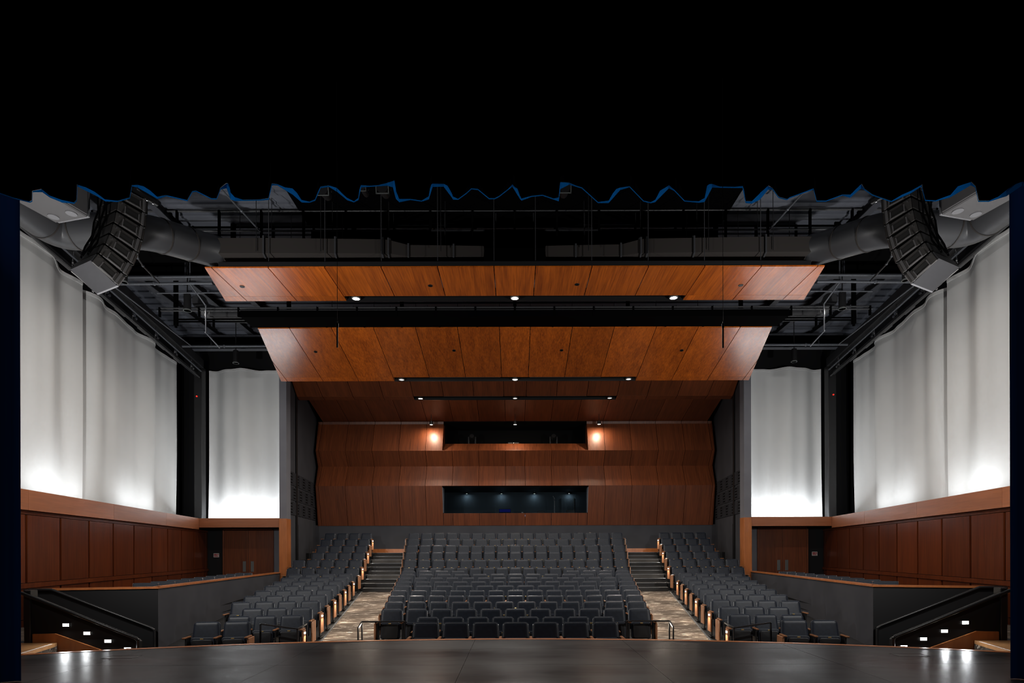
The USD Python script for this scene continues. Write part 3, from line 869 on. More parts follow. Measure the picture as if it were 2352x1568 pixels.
    # doors
    d = thing(f'door_{1 if s < 0 else 2}', f'reddish wood double door at the back of the {SIDE[s]} side box', 'door', kind='structure')
    X0, X1 = -11.66, -9.74
    xm = (X0 + X1) / 2
    for a, b3 in ((X0, xm - .004), (xm + .004, X1)):
        lf = obj('leaf', mir(cbox(a, b3, 23.02, 23.09, .97, 3.08, .008), s), 'rear_wood', d)
        cx = xm + (-.16 if b3 < xm + .01 else .16)
        pl = obj('push_plate', mir(cbox(cx - .06, cx + .06, 23.005, 23.02, 1.42, 1.84, .003), s), 'plate_steel', lf)
    obj('frame', mir(cat([cbox(X0 - .06, X0 - .005, 22.99, 23.1, .95, 3.14, .006), cbox(X1 + .005, X1 + .06, 22.99, 23.1, .95, 3.14, .006), cbox(X0 - .06, X1 + .06, 22.99, 23.1, 3.09, 3.15, .006)]), s), 'rear_wood', d)
    p = mp(P(497, 1273, 23.09), s)
    g = thing('wall_sign', f'small red and white notice on the dark wall beside the {SIDE[s]} doors', 'sign', tuple(p))
    obj('plate', cbox(-.11, .11, -.012, 0, -.08, .08, .003), 'sign_white', g)
    obj('print', cat([box(-.09, .03, -.014, -.012, .0, .055), box(-.09, .09, -.014, -.012, -.055, -.035), box(-.09, .06, -.014, -.012, -.03, -.012), box(.045, .09, -.014, -.012, .0, .055)]), 'sign_red', g)

# low rails round the wheelchair places
for s in (-1, 1):
    t = thing('guard_rail', f'low black square guard rail before the {SIDE[s]} end of the centre block', 'guard rail')
    pts = [P(822, 1441, 12.0), P(831, 1426.5, 12.2), P(929, 1426.5, 12.2)]
    z1, z2 = pts[1][2], pts[0][2]
    R = .02
    a, b, c = mp(pts[0], s), mp(pts[1], s), mp(pts[2], s)
    obj('top_rail', tube([b, c], R, 4), 'black_metal', t)
    obj('sloping_rail', tube([a, b], R, 4), 'black_metal', t)
    for q in (a, b, c):
        obj('post', tube([q, (q[0], q[1], ramp_z(q[1]))], R, 4), 'black_metal', t)
    t = thing('guard_rail', f'low black square guard rail before the {SIDE[s]} side block, beside the aisle', 'guard rail')
    a, b, c = mp(P(683, 1443, 11.3), s), mp(P(704, 1431, 11.6), s), mp(P(598, 1431, 11.3), s)
    obj('top_rail', tube([a, c], R, 4), 'black_metal', t)
    obj('return_rail', tube([a, b], R, 4), 'black_metal', t)
    for q in (a, b, c):
        obj('post', tube([q, (q[0], q[1], 0)], R, 4), 'black_metal', t)

# ================================================================== SEATS
W0 = .55
def seat_class(name, left, right):
    """left / right: None, 'arm', 'panel' or 'lit' (row-end panel with its lamp). Faces -y; the top of the backrest stands at y = 0."""
    stage.CreateClassPrim(f'/World/{name}')
    root = f'/World/{name}'
    UsdGeom.Xform.Define(stage, root).GetPrim().SetSpecifier(Sdf.SpecifierClass)
    bk = pillow(.475, .512, .45, .065, [(.030, .03), (.026, .008), (.0, 0), (-.022, 0), (-.033, .005), (-.044, .015), (-.052, .030), (-.0565, .050), (-.058, .075)])
    bk = moved(bk, rx=-9)
    bk = moved(bk, 0, -.065, .415)
    obj('backrest', bk, 'seat_fabric', root, smooth=50)
    o = rr_outline(.475, .512, .45, .065, 5, .004)
    ring = np.stack([o[:, 0], np.full(len(o), -.033), o[:, 1]], 1)
    pip = tube(np.vstack([ring, ring[:1]]), .0055, 5)
    obj('piping', moved(moved(pip, rx=-9), 0, -.065, .415), 'seat_piping', root, smooth=60)
    se = pillow(.43, .43, .36, .05, [(.055, .05), (.045, .012), (.02, 0), (-.02, 0), (-.045, .006), (-.05, .02)])
    seat = obj('seat', moved(moved(se, rx=-6), 0, -.24, .235), 'seat_fabric', root, smooth=50)
    pan = pillow(.37, .36, .30, .04, [(.0, 0), (-.012, .0), (-.018, .012)])
    obj('seat_pan', moved(moved(pan, rx=-6), 0, -.292, .255), 'seat_shell', root, smooth=40)
    obj('number_plate', moved(cbox(-.028, .028, -.004, .004, -.009, .009, .002), 0, -.281, .573), 'brass', root)
    for sx, kind in ((-1, left), (1, right)):
        if not kind:
            continue
        x = sx * W0 / 2
        obj('armrest', cbox(x - .027, x + .027, -.40, -.105, .585, .615, .010), 'arm_wood', root)
        obj('standard', cat([cbox(x - .014, x + .014, -.30, -.10, .05, .585, .006), cbox(x - .035, x + .035, -.33, -.06, .0, .03, .006)]), 'black_metal', root)
        obj('hinge', cbox(x - .011, x + .011, -.13, -.05, .40, .50, .004), 'dark_steel', root)
        if kind in ('panel', 'lit'):
            xx = x + sx * .033
            obj('end_panel', cbox(xx - .018, xx + .018, -.37, -.07, .13, .585, .008), 'end_wood', root)
            if kind == 'lit':
                yy = xx + sx * .022
                obj('aisle_lamp', moved(cbox(-.012, .012, -.035, .035, -.02, .02, .005), yy, -.24, .52), 'lamp_aisle', root)
KINDS = {}
for nm, l, r in (('plain', 'arm', None), ('last', 'arm', 'arm'), ('first_panel', 'panel', None), ('last_panel', 'arm', 'panel'), ('first_lit', 'lit', None), ('last_lit', 'arm', 'lit'), ('single_open', None, 'arm')):
    seat_class('seat_type_' + nm, l, r)
    KINDS[nm] = '/World/seat_type_' + nm

ORD = ['first', 'second', 'third', 'fourth', 'fifth', 'sixth', 'seventh', 'eighth', 'ninth', 'tenth', 'eleventh', 'twelfth', 'thirteenth', 'fourteenth', 'fifteenth', 'sixteenth', 'seventeenth', 'eighteenth', 'nineteenth', 'twentieth']
seats = []        # (distance, kind, x, y, z, rot, width, label, group)
lamps = []
def lamp_at(x, y, z, rot, w, sx):
    a = math.radians(rot)
    lx, ly = sx * (w / 2 + .075), -.24
    lamps.append((x + lx * math.cos(a) - ly * math.sin(a), y + lx * math.sin(a) + ly * math.cos(a), z + .52, sx * math.cos(a), sx * math.sin(a)))
def add(kind, x, y, z, rot, w, label, group):
    seats.append((math.hypot(x, y), kind, x, y, z, rot, w, label, group))
# centre block
CW_ = [.56, .51, .558, .536, .513, .503, .557, .534, .507, .571, .58, .493, .536, .526, .516, .562, .544]
for i in range(17):
    d = 10.8 + .9 * i if i < 11 else 20.83 + .9 * (i - 11)
    z = ramp_z(d) if i < 11 else tier_z[i - 11]
    if i == 0: n, half = 7, 1.96
    elif i == 1: n, half = 8, 2.04
    else:
        half = aisle_in(d) - .10
        n = int(round(2 * half / CW_[i]))
    w = 2 * half / n
    for j in range(n):
        x = -half + w * (j + .5) + (.0 if i not in (0, 1) else .0)
        if i == 10 and 4 <= j < n - 4:
            continue
        lit = i % 2 == 0
        kind = 'plain'
        if i < 2:
            kind = 'last' if j == n - 1 else 'plain'
        elif j == 0: kind = 'first_lit' if lit else 'first_panel'
        elif j == n - 1: kind = 'last_lit' if lit else 'last_panel'
        if i >= 2 and lit and j in (0, n - 1):
            lamp_at(x, d, z, 0, w, -1 if j == 0 else 1)
        add(kind, x, d, z, 0, w, f'navy tip-up theatre seat, {ORD[j]} from the left in {ORD[i]} row of centre block', 'centre block seats')
# side blocks: rows swing towards the stage
SROT = 6.0
for s in (-1, 1):
    rows_ = [(11.05, .55, 2, 5.05, .0)] + [(11.95 + .9 * k, .522 + .002 * k, 5, None, None) for k in range(9)] + [(20.83 + .9 * k, .535, 5, None, 'tier') for k in range(6)]
    for i, (d, w, n, xin, zz) in enumerate(rows_):
        tier = zz == 'tier'
        rot = 0 if tier else SROT
        ca, sa = math.cos(math.radians(rot)), math.sin(math.radians(rot))
        x0 = xin if xin else aisle_out(d) + .10
        count = 0
        for j in range(8):
            xl = x0 + (j + .5) * w * ca
            dl = d - (j + .5) * w * sa
            limit = rear_x(dl) - .22 if tier else 6.40 + .2 * (dl - 11.75)
            if xl + w / 2 > limit or (i == 0 and j >= 2) or (tier and j >= 5) or j >= 6:
                break
            z = tier_z[i - 10] if tier else ramp_z(dl)
            lit = i % 2 == 1
            nxt = x0 + (j + 2) * w * ca + .0 > limit or (i == 0 and j == 1) or (tier and j == 4) or j == 5
            # j = 0 stands at the aisle
            if s < 0:
                kind = ('last_lit' if lit else 'last_panel') if j == 0 else 'plain'
                rz = rot
            else:
                kind = ('first_lit' if lit else 'first_panel') if j == 0 else ('plain' if j else 'plain')
                rz = -rot
                if nxt and j: kind = 'last'
            if j == 0 and lit:
                lamp_at(s * xl, dl, z, rz, w, -s)
            add(kind, s * xl, dl, z, rz, w, f'navy tip-up theatre seat, {ORD[j]} in from the aisle, {ORD[i]} row of {SIDE[s]} side block', f'{SIDE[s]} side block seats')
seats.sort(key=lambda q: q[0])
N_IND = 300
for dist, kind, x, y, z, rot, w, label, group in seats[:N_IND]:
    path = numbered('/World/theatre_seat')
    pr = UsdGeom.Xform.Define(stage, path)
    pr.AddTranslateOp().Set(Gf.Vec3d(x, y, z))
    if rot: pr.AddRotateZOp().Set(float(rot))
    pr.AddScaleOp().Set(Gf.Vec3f(w / W0, 1, 1))
    pr.GetPrim().GetReferences().AddInternalReference(KINDS[kind])
    pr.GetPrim().SetInstanceable(True)
    tag(pr, label, 'seat', group)
rest = seats[N_IND:]
if rest:
    pi = UsdGeom.PointInstancer.Define(stage, '/World/rear_theatre_seats')
    kinds = sorted({r[1] for r in rest})
    protos = []
    for k in kinds:
        x = UsdGeom.Xform.Define(stage, f'/World/rear_theatre_seats/{k}_seat')
        x.GetPrim().GetReferences().AddInternalReference(KINDS[k])
        protos.append(x.GetPath())
    pi.CreatePrototypesRel().SetTargets(protos)
    pi.CreateProtoIndicesAttr([kinds.index(r[1]) for r in rest])
    pi.CreatePositionsAttr(Vt.Vec3fArray([Gf.Vec3f(r[2], r[3], r[4]) for r in rest]))
    pi.CreateOrientationsAttr(Vt.QuathArray([Gf.Quath(math.cos(math.radians(r[5] / 2)), 0, 0, math.sin(math.radians(r[5] / 2))) for r in rest]))
    pi.CreateScalesAttr(Vt.Vec3fArray([Gf.Vec3f(r[6] / W0, 1, 1) for r in rest]))
    tag(pi, 'navy tip-up theatre seats filling the rearmost tiers below the wood wall', 'seats', None, 'stuff')
print('seats', len(seats))
ls = UsdGeom.Xform.Define(stage, '/World/aisle_lamp_glow')
for x, y, z, dx, dy in lamps:
    disk_light(ls, (x + dx * .03, y + dy * .03, z), (dx, dy, -1.1), .025, L_AISLE * 44, (1, .87, .70), 75, .3)

# box chairs behind the parapets
for s in (-1, 1):
    for k in range(9):
        d = 13.15 + .81 * k
        x = -(box_x(d) + .62)
        fz = .6 + (d - 12.6) * .0326
        top = 1.492
        c = thing('box_chair', f'navy chair inside the {SIDE[s]} box, {ORD[k]} from the stage, only its top showing', 'chair', tuple(mp((x, d, fz), s)), rotz=-s * 20, group=f'chairs in the {SIDE[s]} box')
        hgt = top - fz
        bk = pillow(.50, .48, .40, .03, [(.03, .012), (.02, 0), (-.02, 0), (-.035, .012)])
        obj('backrest', moved(bk, 0, 0, hgt - .40), 'seat_fabric', c, smooth=50)
        obj('seat', cbox(-.24, .24, -.46, -.03, .40, .46, .02), 'seat_fabric', c)
        for a in (-.25, .25):
            obj('leg', cat([cbox(a - .012, a + .012, -.02, .02, 0, hgt - .005, .003), cbox(a - .012, a + .012, -.45, -.41, 0, .42, .003), cbox(a - .012, a + .012, -.45, .02, .38, .41, .003)]), 'chrome', c)

# ================================================================== LIGHTING FIXTURES
def downlight(label, p, mat_='lamp_white', power=L_DOWN, color=NEUT, angle=52, soft=.6, d=(0, 0, -1), r=.075, on=True, group=None, body=0, stem=0):
    t = thing('recessed_downlight', label, 'downlight', tuple(p), group=group)
    obj('trim_ring', lathe([(r * 1.45, .01), (r * 1.45, -.012), (r * 1.15, -.016), (r * 1.12, .02)], 24), 'plate_steel', t, smooth=40)
    obj('lens', moved(disc(r * 1.1, -.008, 24)), mat_, t)
    else_can = None if body else obj('can', lathe([(r * 1.2, .012), (r * 1.2, .10)], 20), 'black_metal', t, smooth=40)
    if body:
        obj('housing', lathe([(r * 1.3, .0), (r * 1.3, body)], 20), 'black_metal', t, smooth=40)
        obj('stem', tube([(0, 0, body), (0, 0, stem)], .01, 6), 'black_metal', t)
    if on:
        disk_light(t, (0, 0, -.03), d, r, power, color, angle, soft)
    return t
for nm, (dd, zz), pxs in (('first cloud', (13.94, 8.34), ('hi', 'hi', 'hi')), ('second cloud', (19.50, 8.04), ('lo', 'hi', 'lo')), ('rear ceiling slot', (23.38, 8.44), ('hi', 'mid', 'mid'))):
    for x, lv in zip((-3.85, 0, 3.85), pxs):
        pos = 'left' if x < 0 else 'right' if x > 0 else 'middle'
        downlight(f'{"bright" if lv == "hi" else "faint"} round downlight in the {pos} of the {nm}', (x, dd, zz), 'lamp_white' if lv == 'hi' else 'lamp_dim', L_DOWN * {'hi': 1, 'mid': .35, 'lo': .4}[lv] * (.5 if dd > 22 else 1))
for x in (-3.82, 0, 3.82):
    pos = 'left' if x < 0 else 'right' if x > 0 else 'middle'
    downlight(f'warm {pos} spotlight at the top of the rear wood wall', (x, 26.18, 8.0), 'lamp_white', L_SCALLOP, WARM, 44, .5, (0, .42 if x == 0 else .03, -1), r=.06, body=.14, stem=.46)

def pendant(label, p, lit, h=.42, r=.09, power=L_PENDANT):
    t = thing('pendant_downlight', label, 'downlight', tuple(p))
    obj('body', lathe([(r, 0), (r, h), (r * .8, h + .02)], 24), 'black_metal', t, smooth=40)
    obj('trim_ring', lathe([(r + .012, -.01), (r + .012, .02), (r - .004, .02), (r - .004, -.01)], 24), 'plate_steel', t, smooth=40)
    obj('lens', disc(r - .005, -.004, 24), 'lamp_white' if lit else 'lamp_dim', t)
    obj('stem', tube([(0, 0, h), (0, 0, CEIL - p[2])], .014, 8), 'black_metal', t)
    disk_light(t, (0, 0, -.03), (0, 0, -1), r * .8, power * (1 if lit else .5), NEUT, 55, .7)
for s in (-1, 1):
    pendant(f'lit black cylinder pendant beside the {SIDE[s]} edge of the first cloud', mp(P(432, 711, 15.2), s), True)
    pendant(f'dim black cylinder pendant beside the {SIDE[s]} edge of the second cloud', mp(P(543, 832, 19.8), s), False)
    pendant(f'small dim black pendant near the {SIDE[s]} curtain track', mp(P(287, 646, 13.6), s), False, .2, .07)

# flood lanterns on booms behind the stage legs: they wash the house towards the clouds and curtains
for s in (-1, 1):
    t = thing('boom_stand', f'black boom stand behind the {SIDE[s]} stage leg curtain', 'lighting stand', tuple(mp((-7.5, 7.75, SZ), s)))
    obj('pole', tube([(0, 0, .02), (0, 0, 3.6)], .024, 10), 'black_metal', t)
    obj('base', lathe([(.28, 0), (.28, .03), (.05, .05)], 20), 'black_metal', t)
    for k, z in enumerate((2.3, 3.2)):
        l = thing('flood_lantern', f'black flood lantern, {["lower", "upper"][k]} one on the {SIDE[s]} boom stand', 'spotlight', tuple(mp((-7.32, 7.85, SZ + z), s)))
        obj('housing', lathe([(.02, -.02), (.10, .0), (.15, .16), (.16, .17), (.16, .12)], 18).apply_transform(trimesh.geometry.align_vectors([0, 0, 1], mp((.44, 1, (.33, .66)[k]), s))), 'black_metal', l)
        obj('hook', tube([(0, 0, 0), mp((-.18, -.08, 0), s)], .015, 6), 'black_metal', l)
        dv = mp(np.array((.44, 1, .33) if k == 0 else (.42, 1, .66)), s); dv = dv / np.linalg.norm(dv)
        disk_light(l, dv * .18, dv, .12, (L_BOOM_LO, L_BOOM_HI)[k], (1, .98, .95), (57, 24)[k], (.7, .8)[k])

# booth contents
for k, px in enumerate((1072, 1152, 1228, 1308)):
    x = (px - VX) / F * 29.3
    t = thing('booth_lamp', f'small ceiling lamp washing the booth back wall, {ORD[k]} from the left', 'downlight', (x, 29.40, 5.26))
    obj('body', lathe([(.05, -.09), (.05, 0)], 16), 'black_metal', t, smooth=40)
    obj('lens', disc(.04, -.094, 16), 'lamp_dim', t)
    disk_light(t, (0, 0, -.11), (0, .10, -1), .03, L_BOOTH * 10, (.75, .92, 1.0), 60, .8)
t = thing('booth_desk', 'long dark control desk behind the booth window', 'desk', (0, 27.5, 2.7))
obj('desk_top', cbox(-3, 3, -.35, .35, 1.02, 1.06, .006), 'black_paint', t)
for x in (-2.9, 0, 2.9):
    obj('leg', box(x - .03, x + .03, -.3, .3, 0, 1.02), 'black_metal', t)
def monitor(label, px, w, h, scr, dz=0):
    x = (px - VX) / F * 27.5
    t = thing('booth_monitor', label, 'monitor', (x, 27.45, 3.76 + dz))
    obj('housing', cbox(-w / 2, w / 2, -.02, .02, .08, .08 + h, .006), 'screen_dark', t)
    obj('screen', box(-w / 2 + .015, w / 2 - .015, -.024, -.02, .08 + h * .62, .08 + h - .012), scr, t)
    obj('stand', cat([cbox(-.03, .03, -.0, .03, 0, .12, .004), cbox(-.11, .11, -.08, .08, 0, .012, .004)]), 'black_metal', t)
monitor('monitor with a dark blue screen on the booth desk', 1160, .56, .40, 'screen_blue')
monitor('black monitor at the far end of the booth desk', 1310, .40, .34, 'screen_dark')
t = thing('mixing_console', 'blue lit sound console on the booth desk', 'console', ((1193 - VX) / F * 27.5, 27.38, 3.76))
obj('body', prism([(-.32, -.18, 0), (.32, -.18, 0), (.32, .18, 0), (-.32, .18, 0)], (0, 0, .12)), 'black_paint', t)
obj('meter_bridge', cbox(-.31, .31, -.19, -.17, .10, .20, .004), 'desk_glow', t)
t = thing('desk_phone', 'small pale box standing on the booth console', 'phone', ((1200 - VX) / F * 27.4, 27.4, 3.88))
obj('body', cbox(-.05, .05, -.04, .04, 0, .22, .008), 'speaker_grey', t)
obj('display', box(-.04, .04, -.044, -.04, .12, .2), 'grille_light', t)
t = thing('office_chair', 'black swivel chair behind the booth desk', 'chair', ((1243 - VX) / F * 28.1, 28.1, 2.7))
obj('backrest', moved(pillow(.40, .46, .62, .12, [(.04, .02), (.02, 0), (-.03, 0), (-.05, .03)]), 0, .05, .88), 'black_paint', t, smooth=50)
obj('seat', cbox(-.25, .25, -.45, .05, .52, .6, .03), 'black_paint', t)
obj('column', lathe([(.03, .08), (.03, .53)], 12), 'chrome', t)
obj('base', cat([moved(cbox(0, .3, -.025, .025, .05, .09, .008), rz=72 * k) for k in range(5)]), 'black_metal', t)
t = thing('mic_stand', 'thin microphone stand beside the booth chair', 'microphone stand', ((1274 - VX) / F * 28.3, 28.3, 2.7))
obj('pole', tube([(0, 0, .02), (0, 0, 2.1)], .012, 8), 'chrome', t)
obj('base', lathe([(.14, 0), (.14, .02)], 20), 'black_metal', t)
obj('boom', tube([(0, 0, 2.1), (-.08, -.02, 2.25), (-.04, -.05, 2.0)], .01, 6), 'chrome', t)
# projector niche contents
for px, nm in ((1085, 'left'), (1272, 'right')):
    x = (px - VX) / F * 27.6
    t = thing('moving_head_light', f'black moving-head spotlight at the {nm} of the projector niche', 'spotlight', (x, 27.6, 7.0))
    obj('base', cbox(-.19, .19, -.16, .16, 0, .14, .015), 'black_paint', t)
    obj('label_plate', box(-.10, .10, -.163, -.16, .30, .34), 'grille_light', t)
    obj('yoke', cat([cbox(-.19, -.13, -.06, .06, .14, .72, .01), cbox(.13, .19, -.06, .06, .14, .72, .01), cbox(-.19, .19, -.06, .06, .14, .2, .01)]), 'black_paint', t)
    obj('head', moved(lathe([(.09, -.2), (.12, -.15), (.12, .18), (.10, .24)], 18), 0, 0, .64, rx=70), 'black_metal', t, smooth=40)
t = thing('video_projector', 'black video projector in the middle of the projector niche', 'projector', ((1180 - VX) / F * 27.5, 27.5, 7.0))
obj('body', cbox(-.27, .27, -.2, .25, .02, .40, .02), 'black_paint', t)
obj('lens', moved(lathe([(.07, 0), (.07, .08), (.055, .09)], 18), 0, -.2, .3, rx=90), 'screen_dark', t, smooth=40)
obj('vent', cat([box(-.23 + .04 * k, -.21 + .04 * k, -.203, -.2, .1, .34) for k in range(4)]), 'dark_steel', t)

# ================================================================== OVERHEAD: beams, bridges, ducts, loudspeakers
def i_beam(label, d, zb, x1=12.0, h=.5):
    t = thing('roof_beam', label, 'roof beam')
    obj('bottom_flange', box(-x1, x1, d - .12, d + .12, zb, zb + .03), 'beam_paint', t)
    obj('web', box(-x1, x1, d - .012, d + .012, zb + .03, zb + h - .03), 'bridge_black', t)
    obj('top_flange', box(-x1, x1, d - .12, d + .12, zb + h - .03, zb + h), 'beam_paint', t)
    for k in range(-5, 6):
        obj('stiffener', box(k * 2.2 - .008, k * 2.2 + .008, d - .11, d + .11, zb + .03, zb + h - .03), 'beam_paint', t)
i_beam('steel roof beam crossing above the loudspeakers', 10.3, 9.45, 10.6)
i_beam('steel roof beam crossing behind the first cloud', 15.45, 9.55, 11.6)
i_beam('steel roof beam crossing behind the second cloud', 20.9, 9.55, 12.2)
for s in (-1, 1):
    for k, (x, d0, d1, z) in enumerate(((9.6, 8.5, 22, 10.1), (8.3, 10.5, 21, 10.1), (10.9, 11.5, 22, 10.1))):
        t = thing('roof_joist', f'{["middle", "inner", "outer"][k]} steel joist running front to back above the {SIDE[s]} curtains', 'roof joist')
        obj('flange', mir(box(-x - .09, -x + .09, d0, d1, z, z + .02), s), 'beam_paint', t)
        obj('web', mir(box(-x - .01, -x + .01, d0, d1, z + .02, CEIL), s), 'black_paint', t)

def bridge(label, d, zf, zr, half, depth=1.0, n=13, walk=None):
    walk = walk or half
    t = thing('lighting_bridge', label, 'catwalk')
    obj('walkway', box(-walk, walk, d, d + depth, zf - .06, zf), 'bridge_black', t)
    obj('toe_board', box(-walk, walk, d - .02, d, zf - .08, zf + .12), 'bridge_black', t)
    for z in zr:
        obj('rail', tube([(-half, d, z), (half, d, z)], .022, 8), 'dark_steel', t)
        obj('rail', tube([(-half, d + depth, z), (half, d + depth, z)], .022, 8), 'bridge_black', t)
    for k in range(n):
        x = -half + 2 * half * k / (n - 1)
        for dd in (d, d + depth):
            obj('post', box(x - .025, x + .025, dd - .025, dd + .025, zf - .06, max(zr) + .02), 'bridge_black', t)
    for k in range(0, n, 3):
        x = -half + 2 * half * k / (n - 1)
        obj('hanger', box(x - .05, x + .05, d + depth - .04, d + depth + .04, zf, CEIL), 'bridge_black', t)
    return t
bridge('front lighting bridge with pipe rails just behind the house border', 13.62, 9.46, (9.80, 10.27), 10.0, .68, 21)
bridge('rear lighting bridge with pipe rails between the two wooden clouds', 15.7, 8.68, (8.79, 8.86), 9.7, .75, 19, 7.5)
# masking cloth strips above the bridges
t = thing('masking_drop', 'black masking cloth hung behind the front lighting bridge', 'masking curtain')
xs = np.linspace(-5.1, 5.1, 160)
obj('cloth', cloth(np.stack([xs, 14.45 + .05 * np.sin(xs * 9)], 1), 9.44, 10.268, 3, .01), 'velvet_black', t)

t = thing('masking_ceiling', 'black masking cloth stretched under the roof deck above the front bridge', 'masking curtain')
obj('cloth', box(-5.1, 5.1, 7.6, 14.2, 10.26, 10.28), 'velvet_black', t)

# ducts
for s in (-1, 1):
    t = thing('air_duct', f'dark sheet metal supply duct with flanges on the {SIDE[s]} below the front bridge', 'duct')
    DD = 12.85
    secs = [(-6.62, .36, .25), (-5.45, .36, .25), (-3.9, .35, .24), (-2.88, .34, .235), (-2.75, .33, .23), (-2.33, .26, .185), (-1.34, .25, .18), (-.68, .24, .175)]
    def ring_at(x, hw, hh, g=1.0):
        zc = 8.60 + hh
        cd, cz = hw * .55, hh * .34
        a, b = hw * g, hh * g
        o = np.array([(-a, -b + cz), (-a, b - cz), (-a + cd, b), (a - cd, b), (a, b - cz), (a, -b + cz), (a - cd, -b), (-a + cd, -b)]) + [DD, zc]
        return np.column_stack([np.full(8, x), o])
    for (xa, wa, ha), (xb, wb_, hb) in zip(secs[:-1], secs[1:]):
        obj('duct_section', mir(loft([ring_at(xa + .004, wa, ha), ring_at(xb - .004, wb_, hb)]), s), 'duct_paint', t)
    for xa, wa, ha in secs[1:-1]:
        obj('flange', mir(loft([ring_at(xa - .016, wa, ha, 1.12), ring_at(xa + .016, wa, ha, 1.12)]), s), 'dark_steel', t)
    for x in (-5.6, -4.2, -2.9, -1.6):
        h = obj('hanger_rod', mir(cat([tube([(x, DD - .40, 8.7), (x, DD - .40, CEIL)], .008, 6), tube([(x, DD + .40, 8.7), (x, DD + .40, CEIL)], .008, 6)]), s), 'black_metal', t)
    rd = thing('round_duct', f'large round dark duct bending along the {SIDE[s]} wall behind the loudspeakers', 'duct')
    def bend(pts, rad, n=7):
        """Polyline with rounded corners."""
        out = [np.array(pts[0], float)]
        for a, b, c in zip(pts[:-2], pts[1:-1], pts[2:]):
            a, b, c = (np.array(q, float) for q in (a, b, c))
            u, v = (a - b) / np.linalg.norm(a - b), (c - b) / np.linalg.norm(c - b)
            for i in range(n + 1):
                tt = i / n
                p0, p1 = b + u * rad, b + v * rad
                out.append((1 - tt) ** 2 * p0 + 2 * tt * (1 - tt) * b + tt * tt * p1)
        out.append(np.array(pts[-1], float))
        return np.array(out)
    path = bend([(-8.80, 7.9, 8.50), (-9.01, 11.33, 8.50), (-7.35, 11.35, 8.54), (-6.78, 12.6, 8.84), (-6.50, 12.85, 8.85)], .40)
    full = tube(path, .33, 28)
    obj('pipe', mir(full, s), 'dark_steel', rd, smooth=40)
    for i in (1, 8, 9, 16, 17, 24):
        a, b = path[i], path[min(i + 1, len(path) - 1)]
        u = (b - a) / np.linalg.norm(b - a)
        obj('seam', mir(tube([a - u * .012, a + u * .012], .343, 28), s), 'duct_paint', rd, smooth=40)
    r2 = thing('round_duct', f'smaller round duct curving above the {SIDE[s]} end of the rear bridge', 'duct')
    pth = bend([mp(P(460, 690, 16.3), -1), mp(P(470, 712, 16.9), -1), mp(P(520, 722, 16.9), -1), mp(P(660, 726, 16.9), -1)], .35)
    obj('pipe', mir(tube(pth, .2, 20), s), 'dark_steel', r2, smooth=40)

# conduits and sprinkler pipes
for s in (-1, 1):
    def pl(pts, d): return [mp(P(x, y, dd), s) for (x, y), dd in zip(pts, d)]
    for lab, pts, ds, r in (('long thin conduit running beside the {} curtain track', [(290, 641), (262, 648), (270, 660), (440, 792)], [13.6, 13.8, 14.2, 18.7], .018),
                            ('black flexible cable looping below the {} deck in front of the pendants', [(317, 562), (318, 590), (330, 608), (372, 652)], [12.6, 13.0, 13.5, 14.6], .022),
                            ('bent conduit dropping beside the {} end of the first cloud', [(438, 534), (438, 650), (474, 700), (474, 762), (506, 797)], [14.6, 14.6, 15.0, 15.3, 15.5], .018),
                            ('thin sprinkler pipe crossing above the {} pendant', [(362, 671), (505, 670)], [15.0, 15.0], .016),
                            ('second thin sprinkler pipe crossing behind the {} pendant', [(362, 711), (600, 712)], [15.9, 15.9], .016),
                            ('long unistrut rail crossing between the {} wall and the first cloud', [(216, 635), (490, 633)], [14.4, 14.4], .03),
                            ('upper unistrut rail crossing between the {} wall and the first cloud', [(222, 650), (490, 648)], [14.5, 14.5], .035),
                            ('rail crossing between the {} wall and the second cloud', [(420, 793), (612, 793)], [19.0, 19.0], .035),
                            ('slim diagonal brace above the {} end of the front bridge', [(510, 432), (600, 530)], [11.9, 13.0], .02)):
        t = thing('conduit' if 'rail' not in lab else 'ceiling_rail', lab.format(SIDE[s]), 'pipe')
        obj('pipe', tube(pl(pts, ds), r, 8), 'track_steel' if 'cable' not in lab else 'black_metal', t)
        for q in pl(pts, ds)[1:-1] or [sum(pl(pts, ds)) / 2]:
            obj('coupling', moved(trimesh.creation.icosphere(1, r * 1.5), *q), 'track_steel', t)

